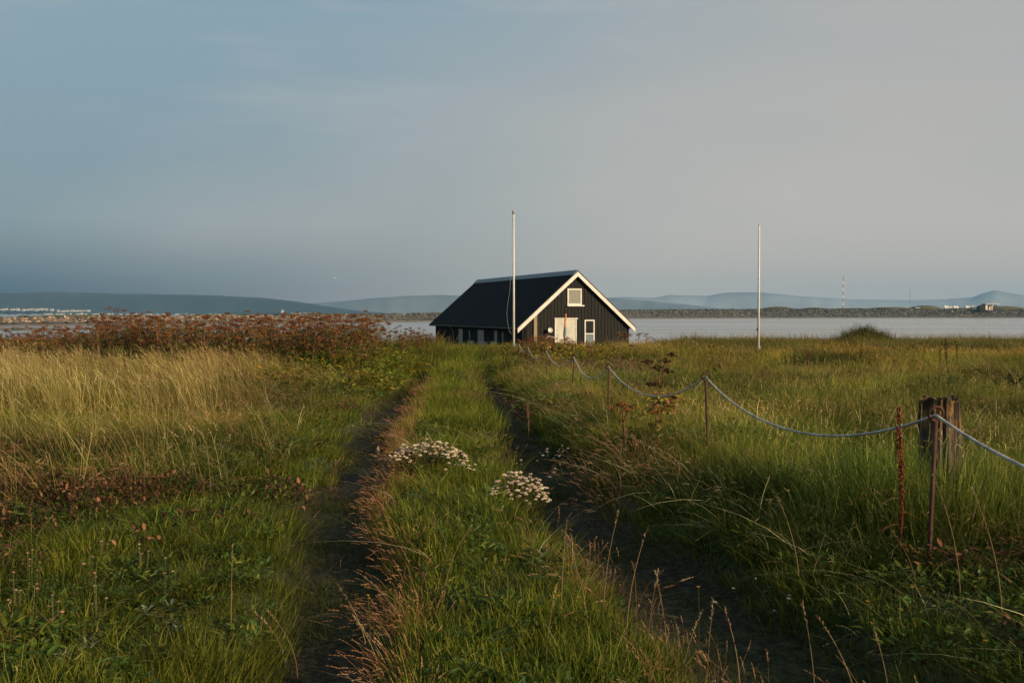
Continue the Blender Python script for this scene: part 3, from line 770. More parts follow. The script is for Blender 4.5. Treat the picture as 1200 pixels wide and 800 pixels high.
for (a_, b_, zt) in ((4.3, 5.0, 1.66), (6.8, 8.2, 1.68), (11.2, 12.3, 1.68), (9.6, 10.0, 1.6), (3.2, 3.6, 1.6)):
    f = MB(); xx = -Wd
    f.box(xx-.05, xx-.002, a_, a_+.06, .1, zt); f.box(xx-.05, xx-.002, b_-.06, b_, .1, zt)
    f.box(xx-.05, xx-.002, a_+.06, b_-.06, zt-.06, zt); f.box(xx-.05, xx-.002, a_+.06, b_-.06, .1, .16)
    wn = f.build('window', M['brown_trim'], house)
    p = MB(); p.box(xx-.03, xx-.006, a_+.065, b_-.065, .165, zt-.065); p.build('pane', M['pane_blue'], wn)
dp = MB(); dp.tube([(-EX-.04, 13.2, EZ-.15), (-Wd-.12, 13.2, EZ-.42), (-Wd-.10, 13.0, .2)], .04, 8); dp.build('downpipe', M['bare_wood'], house)
cb = MB(); cb.box(Wd-.02, Wd+.05, WL0-.04, WL0+.10, -.3, wz-.06); cb.build('corner_board', M['black_wood'], house)
# loose things round the house
def hp(a_, b_, z): return Vector((3.83+.936*a_-.352*b_, 58+.352*a_+.936*b_, HB+z))
di = MB()
c0 = hp(-1.75, -.02, 1.72)
n_ = 14
vs = [tuple(c0)]; 
D1 = Vector((.25, -.93, .22)).normalized(); U1 = Vector((1, .27, 0)).normalized(); V1 = D1.cross(U1)
for ring, dep in ((.5, .015), (1.0, .06)):
    for k in range(n_):
        an = 6.283*k/n_
        vs.append(tuple(c0+(U1*math.cos(an)+V1*math.sin(an))*.145*ring+D1*dep))
fs = [(0, 1+k, 1+(k+1) % n_) for k in range(n_)]+[(1+k, 1+n_+k, 1+n_+(k+1) % n_, 1+(k+1) % n_) for k in range(n_)]
nb_ = len(vs)
vs += [tuple(Vector(v)-D1*.02) for v in vs]; fs += [tuple(reversed([i+nb_ for i in q])) for q in fs]
dish_e = empty('satellite_dish', tuple(hp(-1.75, .1, 1.72)), 0, 'small round white dish on the black gable left of the door', 'dish')
q = MB(); q.add([tuple(Vector(v)-hp(-1.75, .1, 1.72)) for v in vs], fs); q.build('reflector', M['white_paint'], dish_e, smooth=True)
q = MB(); q.tube([(0, 0, 0), tuple(c0-hp(-1.75, .1, 1.72)-D1*.02)], .02, 6); q.tube([tuple(c0-hp(-1.75, .1, 1.72)-V1*.15), tuple(c0-hp(-1.75, .1, 1.72)+D1*.16)], .008, 5); q.build('bracket', M['grey_plastic'], dish_e)
mk = empty('marker_pole', (PX(661, 55.5), 55.5, -1.05), 0, 'thin pole with an orange tip and blue wrapping before the cream door', 'pole')
M['orange'] = mat_basic('orange_paint', (.55, .17, .05), .6, .15, 8)
M['teal'] = mat_basic('blue_wrapping', (.06, .13, .16), .7, .3, 8)
q = MB(); q.tube([(0, 0, 0), (.02, 0, 1.35)], .035, 8); q.build('shaft', M['brown_trim'], mk)
q = MB(); q.tube([(.02, 0, 1.3), (.03, 0, 1.55), (.05, 0, 1.9)], [.06, .075, .05], 8); q.build('wrapping', M['teal'], mk)
q = MB(); q.tube([(.04, 0, 1.85), (.10, 0, 2.62)], .05, 8); q.build('tip', M['orange'], mk)
hs = MB(); hs.tube([(PX(640, 55), 55, .22), (PX(643, 55), 55, .34), (PX(648, 55), 55, .27), (PX(654, 55), 55, .25)], .03, 6)
hs.tube([(PX(654, 55), 55, .25), (PX(654, 55), 55.1, -1.2)], .025, 6)
tag(hs.build('pipe_rail', M['white_paint'], None), 'low bent white pipe left of the cream door', 'pipe')
# pale garden chairs standing along the left wall
def garden_chair(loc, rz, label):
    e = empty('garden_chair', loc, rz, label, 'chair', 'pale garden chairs beside the long wall')
    q = MB(); q.box(-.24, .24, -.22, .22, .40, .44); q.build('seat', M['grey_plastic'], e)
    q = MB()
    for k in range(4): q.box(-.22+k*.12, -.14+k*.12, .20, .235, .46, .88)
    q.box(-.24, .24, .19, .245, .88, .94); q.build('backrest', M['grey_plastic'], e)
    for a_ in (-.22, .19):
        for b_ in (-.21, .20):
            q = MB(); q.box(a_, a_+.035, b_, b_+.035, 0, .40 if b_ < 0 else .9); q.build('leg', M['grey_plastic'], e)
    return e
for (a_, px_) , lb in zip(((5.6, 590), (3.9, 596), (2.3, 599)), ('pale grey garden chair farthest back along the dark long wall', 'pale grey garden chair between the other two by the dark wall', 'pale grey garden chair nearest the flagpole by the dark wall')):
    p = hp(-Wd-1.2, a_, 0); garden_chair((p.x, p.y, float(gz(p.x, p.y))+.12), random.uniform(-1.2, 1.2), lb)

# ================================================================== flagpoles
def flagpole(px, d, ytop, label, r0, r1, cap, halyard):
    x0 = PX(px, d); z0 = float(gz(x0, d)); h = PZ(ytop, d)-z0
    e = empty('flagpole', (x0, d, z0), 0, label, 'flagpole')
    q = MB(); q.tube([(0, 0, -.1), (0, 0, h*.5), (0, 0, h-.12)], [r0, (r0+r1)/2, r1], 12); shade(q.build('pole', M['white_paint'], e))
    q = MB(); q.tube([(0, 0, -.05), (0, 0, .35)], r0+.03, 12); q.build('base_sleeve', M['grey_plastic'], e)
    q = MB()
    if cap: q.blob((0, 0, h-.04), .085, n=10, m=6); q.tube([(0, 0, h-.14), (0, 0, h-.10)], r1+.025, 10)
    else: q.tube([(0, 0, h-.12), (0, 0, h-.06)], [r1+.008, .02], 10)
    q.build('finial', M['grey_plastic'], e)
    if halyard:
        q = MB()
        q.tube([(-.05, 0, h-.15), (-.12, 0, h*.62), (-.20, .02, h*.42), (-.28, .03, h*.36), (-.34, 0, h*.27)], .006, 5)
        q.tube([(-.34, 0, h*.27), (-.30, 0, h*.20), (-.20, 0, h*.14), (-.06, 0, h*.12)], .006, 5); q.build('halyard', M['grey_plastic'], e)
    q = MB(); q.box(-r0-.03, -r0+.005, -.02, .02, 1.1, 1.25); q.build('cleat', M['brown_trim'], e)
flagpole(602, 49.0, 248, 'tall bare white flagpole with a ball top in front of the black house', .062, .036, True, True)
flagpole(889, 47.0, 261, 'slender bare white flagpole alone in the meadow before the water', .058, .038, False, False)

# ================================================================== rope fence
M['rust'] = mat_basic('rusty_iron', (.060, .024, .014), .85, .4, 30, bump=.002)
M['rust2'] = M['rust']
FD = [(2.3, 2.95, 1.0), (5.7, PX(1098, 5.7), .985), (10.0, PX(827.5, 10), .96), (14.5, PX(713.5, 14.5), PZ(430, 14.5)), (20.0, PX(672.5, 20), PZ(418.5, 20)), (24.5, PX(640, 24.5), PZ(411, 24.5)), (29, PX(618.5, 29), PZ(406.5, 29)), (32, PX(608.5, 32), PZ(403, 32))]
FD[1] = (5.7, PX(1098, 5.7), PZ(487, 5.7)); FD[2] = (10.0, PX(827.5, 10), PZ(442, 10))
plab = ['rusty fence post with a ring, out beyond the right edge', 'nearest rusty ring post, before the thick wooden stump',
        'second nearest rusty ring post, with the longest rope span to its right', 'third nearest rusty ring post, left of the dead umbel plant on the rope',
        'fourth rusty ring post, where two long rope spans meet', 'fifth rusty ring post, in plain grass short of the leafy rise',
        'sixth rusty ring post, among the leaves of the rise', 'last rusty ring post, closest to the white flagpole']
for (d, x0, zr), lb in zip(FD, plab):
    zg_ = float(gz(x0, d)); e = empty('fence_post', (x0, d, zg_), 0, lb, 'fence post', 'rusty ring posts of the rope fence')
    h = zr-zg_
    tx = random.uniform(-.02, .02)
    q = MB(); q.tube([(tx*2, 0, -.25), (tx, 0, h*.4), (0, 0, h-.035)], .0135, 8); shade(q.build('rod', M['rust'], e))
    ring = [(.041*math.sin(a_), 0.01*math.cos(a_), h+.010-.041*math.cos(a_)) for a_ in [k*6.283/18 for k in range(19)]]
    q = MB(); q.tube(ring, .0085, 8, cap=False); shade(q.build('ring', M['rust'], e))
M['rope'] = mat_basic('pale_rope', (.42, .39, .34), .85, .3, 12, bump=.002, stretch=(1, 1, 1))
rp = []
sags = [.26, .40, .36, .35, .36, .36, .30]
# sag given as drop below the straight line at mid span
order = FD[::-1]; sg = sags[::-1]
for i in range(len(order)-1):
    (d0, x0, z0), (d1, x1, z1) = order[i], order[i+1]
    s_ = [.20, .27, .27, .28, .30, .31, .25][i]
    n_ = 26
    for k in range(n_):
        tt = k/n_
        ww = 4*tt*(1-tt)
        rp.append((x0+(x1-x0)*tt, d0+(d1-d0)*tt, z0+(z1-z0)*tt - s_*ww**.95 + .004))
rp.append((order[-1][1], order[-1][0], order[-1][2]))
rp = np.array(rp); sl = np.concatenate([[0], np.cumsum(np.linalg.norm(np.diff(rp, axis=0), axis=1))])
sN = np.arange(0, sl[-1], .012); RP = np.stack([np.interp(sN, sl, rp[:, k]) for k in range(3)], -1)
ker = np.hanning(9); ker /= ker.sum()
for k in range(3): RP[4:-4, k] = np.convolve(RP[:, k], ker, 'valid')
RP[:, 2] += .004*(fnoise(sN, sN*0, .5, 8)-.5)
tg_ = np.gradient(RP, axis=0); tg_ /= np.linalg.norm(tg_, axis=1)[:, None]
up_ = np.array([0, 0, 1.0]); a1 = np.cross(tg_, up_); a1 /= np.linalg.norm(a1, axis=1)[:, None]; a2 = np.cross(tg_, a1)
nr = 9; an = np.arange(nr)*2*math.pi/nr
rad = .0086*(1+.16*np.cos(3*(an[None, :]-sN[:, None]*2*math.pi/.11)))
RV = RP[:, None, :] + rad[..., None]*(a1[:, None, :]*np.cos(an)[None, :, None]+a2[:, None, :]*np.sin(an)[None, :, None])
ii = np.arange(len(sN)*nr).reshape(-1, nr); i2 = np.roll(ii, -1, axis=1)
ro = mesh_obj('fence_rope', RV.reshape(-1, 3), np.stack([ii[:-1], i2[:-1], i2[1:], ii[1:]], -1).reshape(-1, 4), M['rope'], smooth=True)
tag(ro, 'pale grey rope sagging from ring to ring along the rusty posts', 'rope')

# ================================================================== wooden stump post
M['old_wood'] = mat_basic('weathered_stump_wood', (.040, .027, .016), .9, .5, 5, bump=.02, stretch=(4, 4, .5), col2=(.115, .088, .058), bscale=14)
M['lichen_wood'] = mat_basic('rotten_stump_top', (.045, .028, .015), .95, .4, 9, bump=.02, col2=(.17, .10, .03))
sd = 7.4; sxp = PX(1102, sd); sb = float(gz(sxp, sd)); sh = PZ(467, sd)-sb
se = empty('wooden_stump', (sxp, sd, sb), 0, 'thick weathered wooden stump post with a rotten split top behind the nearest ring post', 'stump')
vs, fs = [], []
NR, NS = 40, 16
rr = random.Random(5)
for j in range(NS):
    t_ = j/(NS-1); z_ = -.2 + (sh+.2)*t_
    for k in range(NR):
        an = 6.283*k/NR
        g_ = .012*math.sin(an*9+math.sin(z_*3))+.009*math.sin(an*17+1.3+z_*1.5)+.005*math.sin(an*31)
        r_ = (.152-.012*t_)*(1+.06*math.sin(an*2+.6)+.03*math.sin(an+z_*4)) + g_ + rr.uniform(-.003, .003)
        if t_ > .93: r_ *= .97
        zz = z_
        if j == NS-1: zz = z_ + .012*math.sin(an*3+2)+.008*math.sin(an*7)+rr.uniform(-.005, .005)
        vs.append((r_*math.cos(an), r_*math.sin(an)*.9, zz))
for j in range(NS-1):
    for k in range(NR):
        fs.append((j*NR+k, j*NR+(k+1) % NR, (j+1)*NR+(k+1) % NR, (j+1)*NR+k))
t = M['old_wood'].node_tree; b = t.nodes['Principled BSDF']; src = b.inputs['Base Color'].links[0].from_socket
tcx = N(t, 'ShaderNodeTexCoord'); sp_ = N(t, 'ShaderNodeSeparateXYZ'); t.links.new(tcx.outputs['Object'], sp_.inputs[0])
nn = N(t, 'ShaderNodeTexNoise'); nn.inputs['Scale'].default_value = 9; t.links.new(tcx.outputs['Object'], nn.inputs[0])
hgt = math_node(t, 'ADD', sp_.outputs[2], math_node(t, 'MULTIPLY', nn.outputs[0], .35))
lich = mixc(t, maprange(t, nn.outputs[0], .42, .62), (.02, .014, .009), (.16, .08, .02))
t.links.new(mixc(t, maprange(t, hgt, sh-.16, sh+.12), src, lich), b.inputs['Base Color'])
mesh_obj('trunk', vs, fs, M['old_wood'], se, smooth=False)
vs2, fs2 = [], []
base_ = (NS-1)*NR
for q_, f_r, dz in ((0, .99, -.004), (1, .72, -.045), (2, .42, -.02), (3, .15, -.05)):
    for k in range(NR):
        v0 = vs[base_+k]
        vs2.append((v0[0]*f_r, v0[1]*f_r, v0[2]*(1)+dz+(rr.uniform(-.022, .022) if q_ else 0)))
vs2.append((0, 0, sh-.05))
for q_ in range(3):
    for k in range(NR): fs2.append((q_*NR+k, q_*NR+(k+1) % NR, (q_+1)*NR+(k+1) % NR, (q_+1)*NR+k))
for k in range(NR): fs2.append((3*NR+k, 3*NR+(k+1) % NR, 4*NR))
mesh_obj('rotten_top', vs2, fs2, M['lichen_wood'], se)
q = MB()
for k in range(9):
    an = rr.uniform(0, 6.283); q.blob((.10*math.cos(an), .09*math.sin(an), sh-.01+rr.uniform(-.01, .015)), (rr.uniform(.02, .05), rr.uniform(.02, .04), rr.uniform(.012, .03)), n=6, m=4, jitter=.35)
q.build('bark_crumb', M['lichen_wood'], se)['kind'] = 'stuff'

# ================================================================== dead umbel plants
RUST = [(.20, .075, .030), (.28, .115, .046), (.11, .046, .022), (.22, .088, .034)]
def umbel(m, p, r, rays, r_, cols, droop=.25, dots=3, ds=.012):
    p = Vector(p)
    for k in range(rays):
        an = 6.283*k/rays*2.4+r_.uniform(-.2, .2); rad = r*math.sqrt((k+.5)/rays)
        e = p+Vector((rad*math.cos(an), rad*math.sin(an), r*.75*(1-.65*(rad/r)**2)+r_.uniform(-.1, .1)*r))
        c = cols[r_.randrange(len(cols))]
        m.tube([p, (p+e)/2+Vector((0, 0, -.01)), e], .0028, 3, c, cap=False)
        for q in range(dots):
            m.blob((e.x+r_.uniform(-ds, ds)*1.6, e.y+r_.uniform(-ds, ds)*1.6, e.z+r_.uniform(-ds, ds)), ds*r_.uniform(.7, 1.3), tuple(x*r_.uniform(.7, 1.3) for x in c), n=4, m=3)
def angelica(seed, h, nb, ur, leafpal, nleaf, cols=RUST, leafh=.6, lsize=.16, spread=1.0):
    r_ = random.Random(seed)
    st, hd, lf = MB(), MB(), MB()
    lean = Vector((r_.uniform(-.12, .04), r_.uniform(-.06, .06), 0))*h
    sc_ = (.20, .11, .055)
    st.tube([(0, 0, -.03), tuple(lean*.3+Vector((0, 0, h*.45))), tuple(lean+Vector((0, 0, h-ur*.5)))], [.020, .015, .007], 5, sc_)
    umbel(hd, lean+Vector((0, 0, h-ur*.5)), ur, 13, r_, cols)
    for k in range(nb):
        t_ = r_.uniform(.32, .8); b_ = lean*t_+Vector((0, 0, h*t_))
        an = 6.283*k/nb+r_.uniform(-.5, .5); ll = r_.uniform(.22, .42)*h*spread
        e = b_+Vector((math.cos(an)*ll*.62, math.sin(an)*ll*.62, ll*.75))
        st.tube([tuple(b_), tuple((b_+e)/2+Vector((math.cos(an), math.sin(an), -.3))*ll*.08), tuple(e)], [.010, .007, .005], 4, sc_)
        umbel(hd, e, ur*r_.uniform(.55, .9), 10, r_, cols)
    for k in range(nleaf):
        an = r_.uniform(0, 6.283); z_ = r_.uniform(.05 if leafh != .62 else .36, leafh)*h; rad = r_.uniform(.02, .30)*(.6 if leafh == .62 else 1)
        p = Vector((rad*math.cos(an), rad*math.sin(an), z_)); c = leafpal[r_.randrange(len(leafpal))]
        lf.leaf(p, (math.cos(an), math.sin(an), r_.uniform(-.3, .6)), lsize*r_.uniform(.6, 1.3), lsize*.5, tuple(x*r_.uniform(.7, 1.3) for x in c), bend=.3)
    return st, hd, lf
def plant_thing(name, parts, loc, rz, label, cat, group=None, names=('stalk', 'seed_head', 'foliage')):
    e = empty(name, loc, rz, label, cat, group)
    for nm, m in zip(names, parts):
        if m.v: 
            o = m.build(nm, M['plant'], e, cols=True)
            if nm in ('seed_head', 'foliage', 'flower_head', 'stem'): o['kind'] = 'stuff'
    return e
BR = [(.15, .062, .028), (.21, .095, .04), (.09, .045, .02), (.17, .18, .03), (.08, .11, .016), (.12, .14, .02)]
LAB_H = 'rust brown dead umbel plant, one of many crowded in the hedge left of the track'
protos = [plant_thing('dead_umbel_plant', angelica(100+i, 1.25+.1*i, 7+i % 3, .10, BR, 90, leafh=.86, lsize=.14), (0, 0, 0), 0, LAB_H, 'plant', 'dead umbel plants in the hedge') for i in range(5)]
spots = []
for row, (yy, cnt) in enumerate(((27.6, 40), (29.2, 42), (30.8, 42), (32.6, 40), (34.8, 36), (37.5, 30))):
    xl_, xr_ = -.56*yy-1.0, -4.1-.00*yy
    if yy > 33: xr_ = -3.7
    for k in range(cnt):
        xx = xl_+(xr_-xl_)*(k+rr.random())/cnt; spots.append((xx, yy+rr.uniform(-.8, .8)))
for k in range(16): spots.append((rr.uniform(-4.2, -3.3), rr.uniform(37, 46)))
for i, (xx, yy) in enumerate(spots):
    px_ = 600+1167*xx/yy
    topy = np.interp(px_, [0, 60, 110, 140, 200, 300, 430, 455, 480, 520], [388, 384, 376, 370, 371, 372, 369, 375, 388, 395])
    zg_ = float(gz(xx, yy))
    need = PZ(topy+1+rr.uniform(-4, 11)+5*(float(fnoise(xx, yy, 1.6, 7))-.5) + (34-yy)*.4, yy)-zg_
    o = protos[i] if i < 5 else copy_tree(protos[i % 5])
    zone = 'at its far left end' if px_ < 100 else 'under the distant town' if px_ < 230 else 'behind the straw grass edge' if px_ < 340 else 'above bright leafy growth' if px_ < 450 else 'at the end toward the house'
    o['label'] = 'rust brown dead umbel plant in the hedge ' + zone + (', front row' if yy < 29 else '')
    h0 = 1.25+.1*(i % 5)
    s_ = max(.42, min(1.35, need/h0))
    o.location = (xx, yy, zg_); o.rotation_euler = (0, 0, rr.uniform(-1, 1)+ (3.14 if rr.random() < .5 else 0)); o.scale = (max(s_, .85), max(s_, .85), s_)
# one taller plant standing above the hedge
tp = plant_thing('dead_umbel_plant', angelica(300, 1.75, 3, .15, BR, 20, spread=.8), (PX(136, 29), 29, float(gz(PX(136, 29), 29))), 2.6, 'tallest dead umbel plant, its heads poking above the hedge on the far left', 'plant')
tp.scale = (1, 1, (PZ(362, 29)-tp.location.z)/1.78)
# plants near the rope fence
DK = [(.085, .045, .028), (.12, .06, .035), (.06, .035, .022)]
YG = [(.30, .27, .05), (.18, .19, .05), (.25, .14, .06), (.12, .15, .03)]
def near_umbel(px, ptop, d, seed, h0, nb, ur, label, cols, lp, nl, rz=0, leafh=.35, spread=1.0, lsize=.12):
    x0 = PX(px, d); z0 = float(gz(x0, d)); e = plant_thing('dead_umbel_plant', angelica(seed, h0, nb, ur, lp, nl, cols, leafh, lsize, spread), (x0, d, z0), rz, label, 'plant')
    s_ = (PZ(ptop, d)-z0)/h0; e.scale = (s_, s_, s_); return e
near_umbel(777, 430, 12.6, 411, 1.0, 6, .12, 'dark dead umbel plant with spreading heads beside the long rope span', DK, [(.26, .12, .06), (.34, .17, .09), (.42, .36, .06)], 220, .4, .62, 1.15, .13)
near_umbel(733, 473, 11.0, 412, .62, 3, .07, 'small brown dead umbel plant below the third ring post', RUST, YG, 30, 1.0, .5, .9)
near_umbel(770, 483, 11.3, 413, .55, 4, .08, 'low brown dead umbel plant with yellow leaves under the rope', RUST, YG, 80, 2.0, .9, .9)
rp_ = random.Random(77)
for i in range(24):
    px = 610+98*((i+rp_.random())/24); d = rp_.uniform(35.5, 41); pt = np.interp(px, [605, 625, 660, 700, 710], [401, 395, 397, 405, 410])+rp_.uniform(0, 7)
    near_umbel(px, pt, d, 430+i % 6, 1.0, 6, .17, 'brown dead umbel plant on the leafy rise before the black house', RUST, [(.24, .11, .05), (.32, .17, .06), (.42, .33, .08), (.16, .17, .03), (.18, .08, .04), (.13, .15, .03)], 120, i*1.3, .8, 1.3, .22)['group'] = 'dead umbel plants on the rise'
for i, (px, pt, d) in enumerate(((728, 389, 47), (736, 391, 47), (748, 391, 47.5), (757, 391, 48), (767, 397, 47), (778, 398, 48), (789, 399, 47.5))):
    near_umbel(px, pt, d, 450+i, 1.0, 5, .17, 'rust brown dead umbel plant at the water end of the house', RUST, YG, 24, i*1.3, .5, .9, .14)['group'] = 'dead umbel plants at the water end'
# dock plants
def dock(px, ptop, d, label, seed, col, h0=1.0, width=.05, zb=None, red=False):
    r_ = random.Random(seed); st, hd, lf = MB(), MB(), MB()
    c = col
    st.tube([(0, 0, -.02), (.014, 0, .3), (.006, 0, .6), (-.012, 0, .97)], [.008, .007, .005, .003], 6, (.20, .04, .028) if red else tuple(x*.8 for x in c))
    for k in range(300):
        z_ = r_.uniform(.46, 1.0) if r_.random() < .85 else r_.uniform(.3, .5)
        wv = width*(1-abs(z_-.72)*1.6)*(.45+.75*r_.random()); an = r_.uniform(0, 6.283); rad = abs(wv)*math.sqrt(r_.random())
        hd.blob((rad*math.cos(an)+.014*math.sin(z_*5), rad*math.sin(an), z_), (.0055, .0055, .008), tuple(x*r_.uniform(.6, 1.4) for x in c), n=4, m=3)
    for z_, an in ((.12, .4), (.25, 3.6), (.33, .1), (.42, 3.3), (.55, 0.2)):
        lf.leaf((0, 0, z_), (math.cos(an), .2*math.sin(an), .15), .13, .035, (.32, .10, .035) if z_ < .4 else (.28, .15, .04), bend=.6)
    x0 = PX(px, d); z0 = float(gz(x0, d)); e = plant_thing('dock_plant', (st, hd, lf), (x0, d, z0), 0, label, 'plant')
    s_ = (PZ(ptop, d)-z0); e.scale = (s_, s_, s_); return e
dock(1057, 477, 5.9, 'red stemmed dock plant in seed left of the nearest ring post', 1, (.30, .11, .045), width=.030, red=True)
dock(948, 404, 30, 'brown dock stalk left of the dark rush clump', 2, (.20, .085, .04), width=.08)
dock(1010, 404, 31, 'leftmost brown dock stalk of the pair below the grass hummock', 3, (.20, .085, .04), width=.09)
dock(1019, 408, 31.5, 'shorter red brown dock stalk of the pair below the grass hummock', 4, (.24, .07, .035), width=.09)
dock(1109, 395, 28, 'tallest dark brown dock stalk standing far right in the meadow', 5, (.12, .06, .035), width=.055)
dock(1102, 404, 28.4, 'short dock stalk just left of the tallest dark one', 6, (.14, .075, .035), width=.05)
dock(1122, 405, 30, 'short dock stalk just right of the tallest dark one', 7, (.17, .08, .04), width=.05)
dock(619, 472, 14.2, 'small reddish dock stalk beside the white flowers on the bank', 8, (.30, .14, .09), width=.05)
# rush clumps and the grass hummock by the shore
spot_clump('rush_clump', 'dark green rush clump in the right meadow', 968, 418, 31, 'farturf', 26, .45, 1.5, (.35, .45, .35))
spot_clump('rush_clump', 'dark low rush clump behind the wooden stump', 1092, 436, 21, 'farturf', 14, .4, .9, (.4, .5, .4))
spot_clump('rush_clump', 'dark green tangle in the middle of the right meadow', 990, 455, 16.5, 'meadow', 60, .8, 1.0, (.45, .55, .45))
hx, hd_ = PX(1014, 64), 64.0
hv, hf = [], []
for j in range(9):
    for k in range(20):
        t_ = j/8; an = 6.283*k/20; rad = 3.6*t_*(1+.12*math.sin(an*3)); hv.append((hx+rad*math.cos(an)*.62, hd_+rad*math.sin(an)*.7, float(gz(hx, hd_))+1.0*(1-t_)**1.25*(1-.2*math.sin(an))-.08))
for j in range(8):
    for k in range(20): hf.append((j*20+k, j*20+(k+1) % 20, (j+1)*20+(k+1) % 20, (j+1)*20+k))
hum = mesh_obj('grass_hummock', hv, hf, gm, None, [(.04, .05, .015)]*len(hv), smooth=True); tag(hum, kind='structure')
n_ = 120; an = rng.random(n_)*6.283; rad = np.sqrt(rng.random(n_))*3.2
hxx = hx+rad*np.cos(an)*.6; hyy = hd_+rad*np.sin(an)*.7; zz = gz(hx, hd_)+1.0*(1-rad/3.6)**1.25-.1
scatter('hummock_grass', 'farturf', np.stack([hxx, hyy, zz], -1), np.full((n_, 1), 1.0)*rng.uniform(.6, 1.7, (n_, 1)), np.array([.6, .6, .42])*rng.normal(1, .2, (n_, 1)), label='rough dark grass on the low hummock at the shore')

# ================================================================== white flower clumps
def flower_clump(loc, a_, b_, n, h, label, seed, R0=.02, col=(.58, .46, .33), name='flower_clump'):
    r_ = random.Random(seed); st, hd, lf = MB(), MB(), MB()
    for k in range(n):
        an = r_.uniform(0, 6.283); rad = math.sqrt(r_.random()); px_, py_ = a_*rad*math.cos(an), b_*rad*math.sin(an)
        hh = h*(1.04-.50*rad*rad)*r_.uniform(.74, 1.14); r0 = R0*r_.uniform(.65, 1.25)
        lx, ly = px_*1.15, py_*1.15
        st.tube([(px_*.6, py_*.6, 0), (px_*.9, py_*.9, hh*.5), (lx, ly, hh)], [.0035, .003, .002], 3, (.10, .10, .035), cap=False)
        kk = r_.uniform(.6, 1.2)
        for q_ in range(7):
            aa = q_*1.047; rq = r0*.62 if q_ else 0
            hd.blob((lx+rq*math.cos(aa)+r_.uniform(-.002, .002), ly+rq*math.sin(aa), hh+r0*.25-(.25*r0 if q_ else 0)), (r0*.5, r0*.5, r0*.36), tuple(c*kk*r_.uniform(.85, 1.08) for c in col), n=5, m=3, jitter=.2)
        for q_ in range(5):
            z_ = hh*r_.uniform(.15, .9); t_ = z_/hh; aa = r_.uniform(0, 6.283)
            lf.leaf((px_*(.6+.5*t_), py_*(.6+.5*t_), z_), (math.cos(aa), math.sin(aa), .5), .05, .014, (.06, .09, .025), bend=.2)
    e = empty(name, loc, 0, label, 'flowers')
    for nm, m_ in (('stem', st), ('flower_head', hd), ('foliage', lf)):
        o = m_.build(nm, M['flower'] if nm == 'flower_head' else M['plant'], e, cols=True, smooth=nm == 'flower_head'); o['kind'] = 'stuff'
    return e
def gl(px, py_, d): x0 = PX(px, d); return (x0, d, float(gz(x0, d)))
flower_clump(gl(500, 0, 10.3), .36, .20, 150, .30, 'wide clump of white flowers on the middle strip, the farther of two', 1, .021)
fc = flower_clump(gl(543, 0, 9.9), .20, .12, 14, .16, 'sparse white flowers trailing right of the farther flower clump', 3, .019)
flower_clump(gl(607, 0, 8.55), .24, .16, 150, .36, 'rounded clump of white flowers at the right rut, the nearer of two', 2, .019)
flower_clump(gl(655, 0, 11.6), .34, .30, 15, .24, 'thin scatter of tiny white flowers on the shaded bank, farther one', 4, .015, (.5, .5, .46))
flower_clump(gl(672, 0, 10.4), .30, .2, 6, .24, 'thin scatter of tiny white flowers on the shaded bank, nearer one', 5, .015, (.45, .45, .42))
flower_clump(gl(610, 0, 11.7), .05, .05, 4, .12, 'tiny pair of white blooms at the rim of the right rut', 6, .015)
flower_clump(gl(443, 0, 12.0), .05, .05, 4, .22, 'lone small white bloom in the russet grass edge', 7, .018)
flower_clump(gl(905, 0, 5.6), .28, .25, 8, .22, 'dim scatter of tiny pale flowers low on the near right bank', 8, .011, (.34, .33, .30))
for i, (px, d) in enumerate(((30, 5.6), (45, 5.2), (100, 5.4), (112, 4.9), (60, 4.7), (14, 5.0), (118, 5.9), (192, 5.2), (165, 5.8))):
    flower_clump(gl(px, 0, d), .03, .03, 4, .26, 'small wilted pinkish flower stalks in the near left grass', 60+i, .0085, (.38, .22, .15), 'wilted_flower')['group'] = 'wilted pinkish flower stalks'
# small flowers in the turf
yfl = [(430, 700), (545, 636), (640, 640), (676, 640), (655, 700), (498, 645), (1135, 657), (1020, 707), (1057, 664), (1160, 754), (233, 527), (700, 560), (820, 690), (570, 700), (1073, 690), (1013, 565)]
for i, (px, py_) in enumerate(yfl):
    d = EYE*1167/(py_-367)*.86; loc = gl(px, 0, d); h = max(.08, PZ(py_, d)-loc[2])
    e = empty('yellow_flower', loc, 0, 'tiny yellow orange flower scattered singly in the grass', 'flower', 'tiny yellow flowers in the grass')
    q = MB(); q.tube([(0, 0, 0), (.006, .003, h*.6), (0, 0, h)], .0018, 4, (.10, .12, .03)); q.build('stem', M['plant'], e, cols=True)
    q = MB()
    for k in range(9): q.leaf((0, 0, h), (math.cos(k*.7), math.sin(k*.7), .45), .011, .006, (.65, .30, .03), bend=.1)
    q.blob((0, 0, h+.002), .004, (.5, .22, .02), n=5, m=3); q.build('flower_head', M['flower'], e, cols=True)
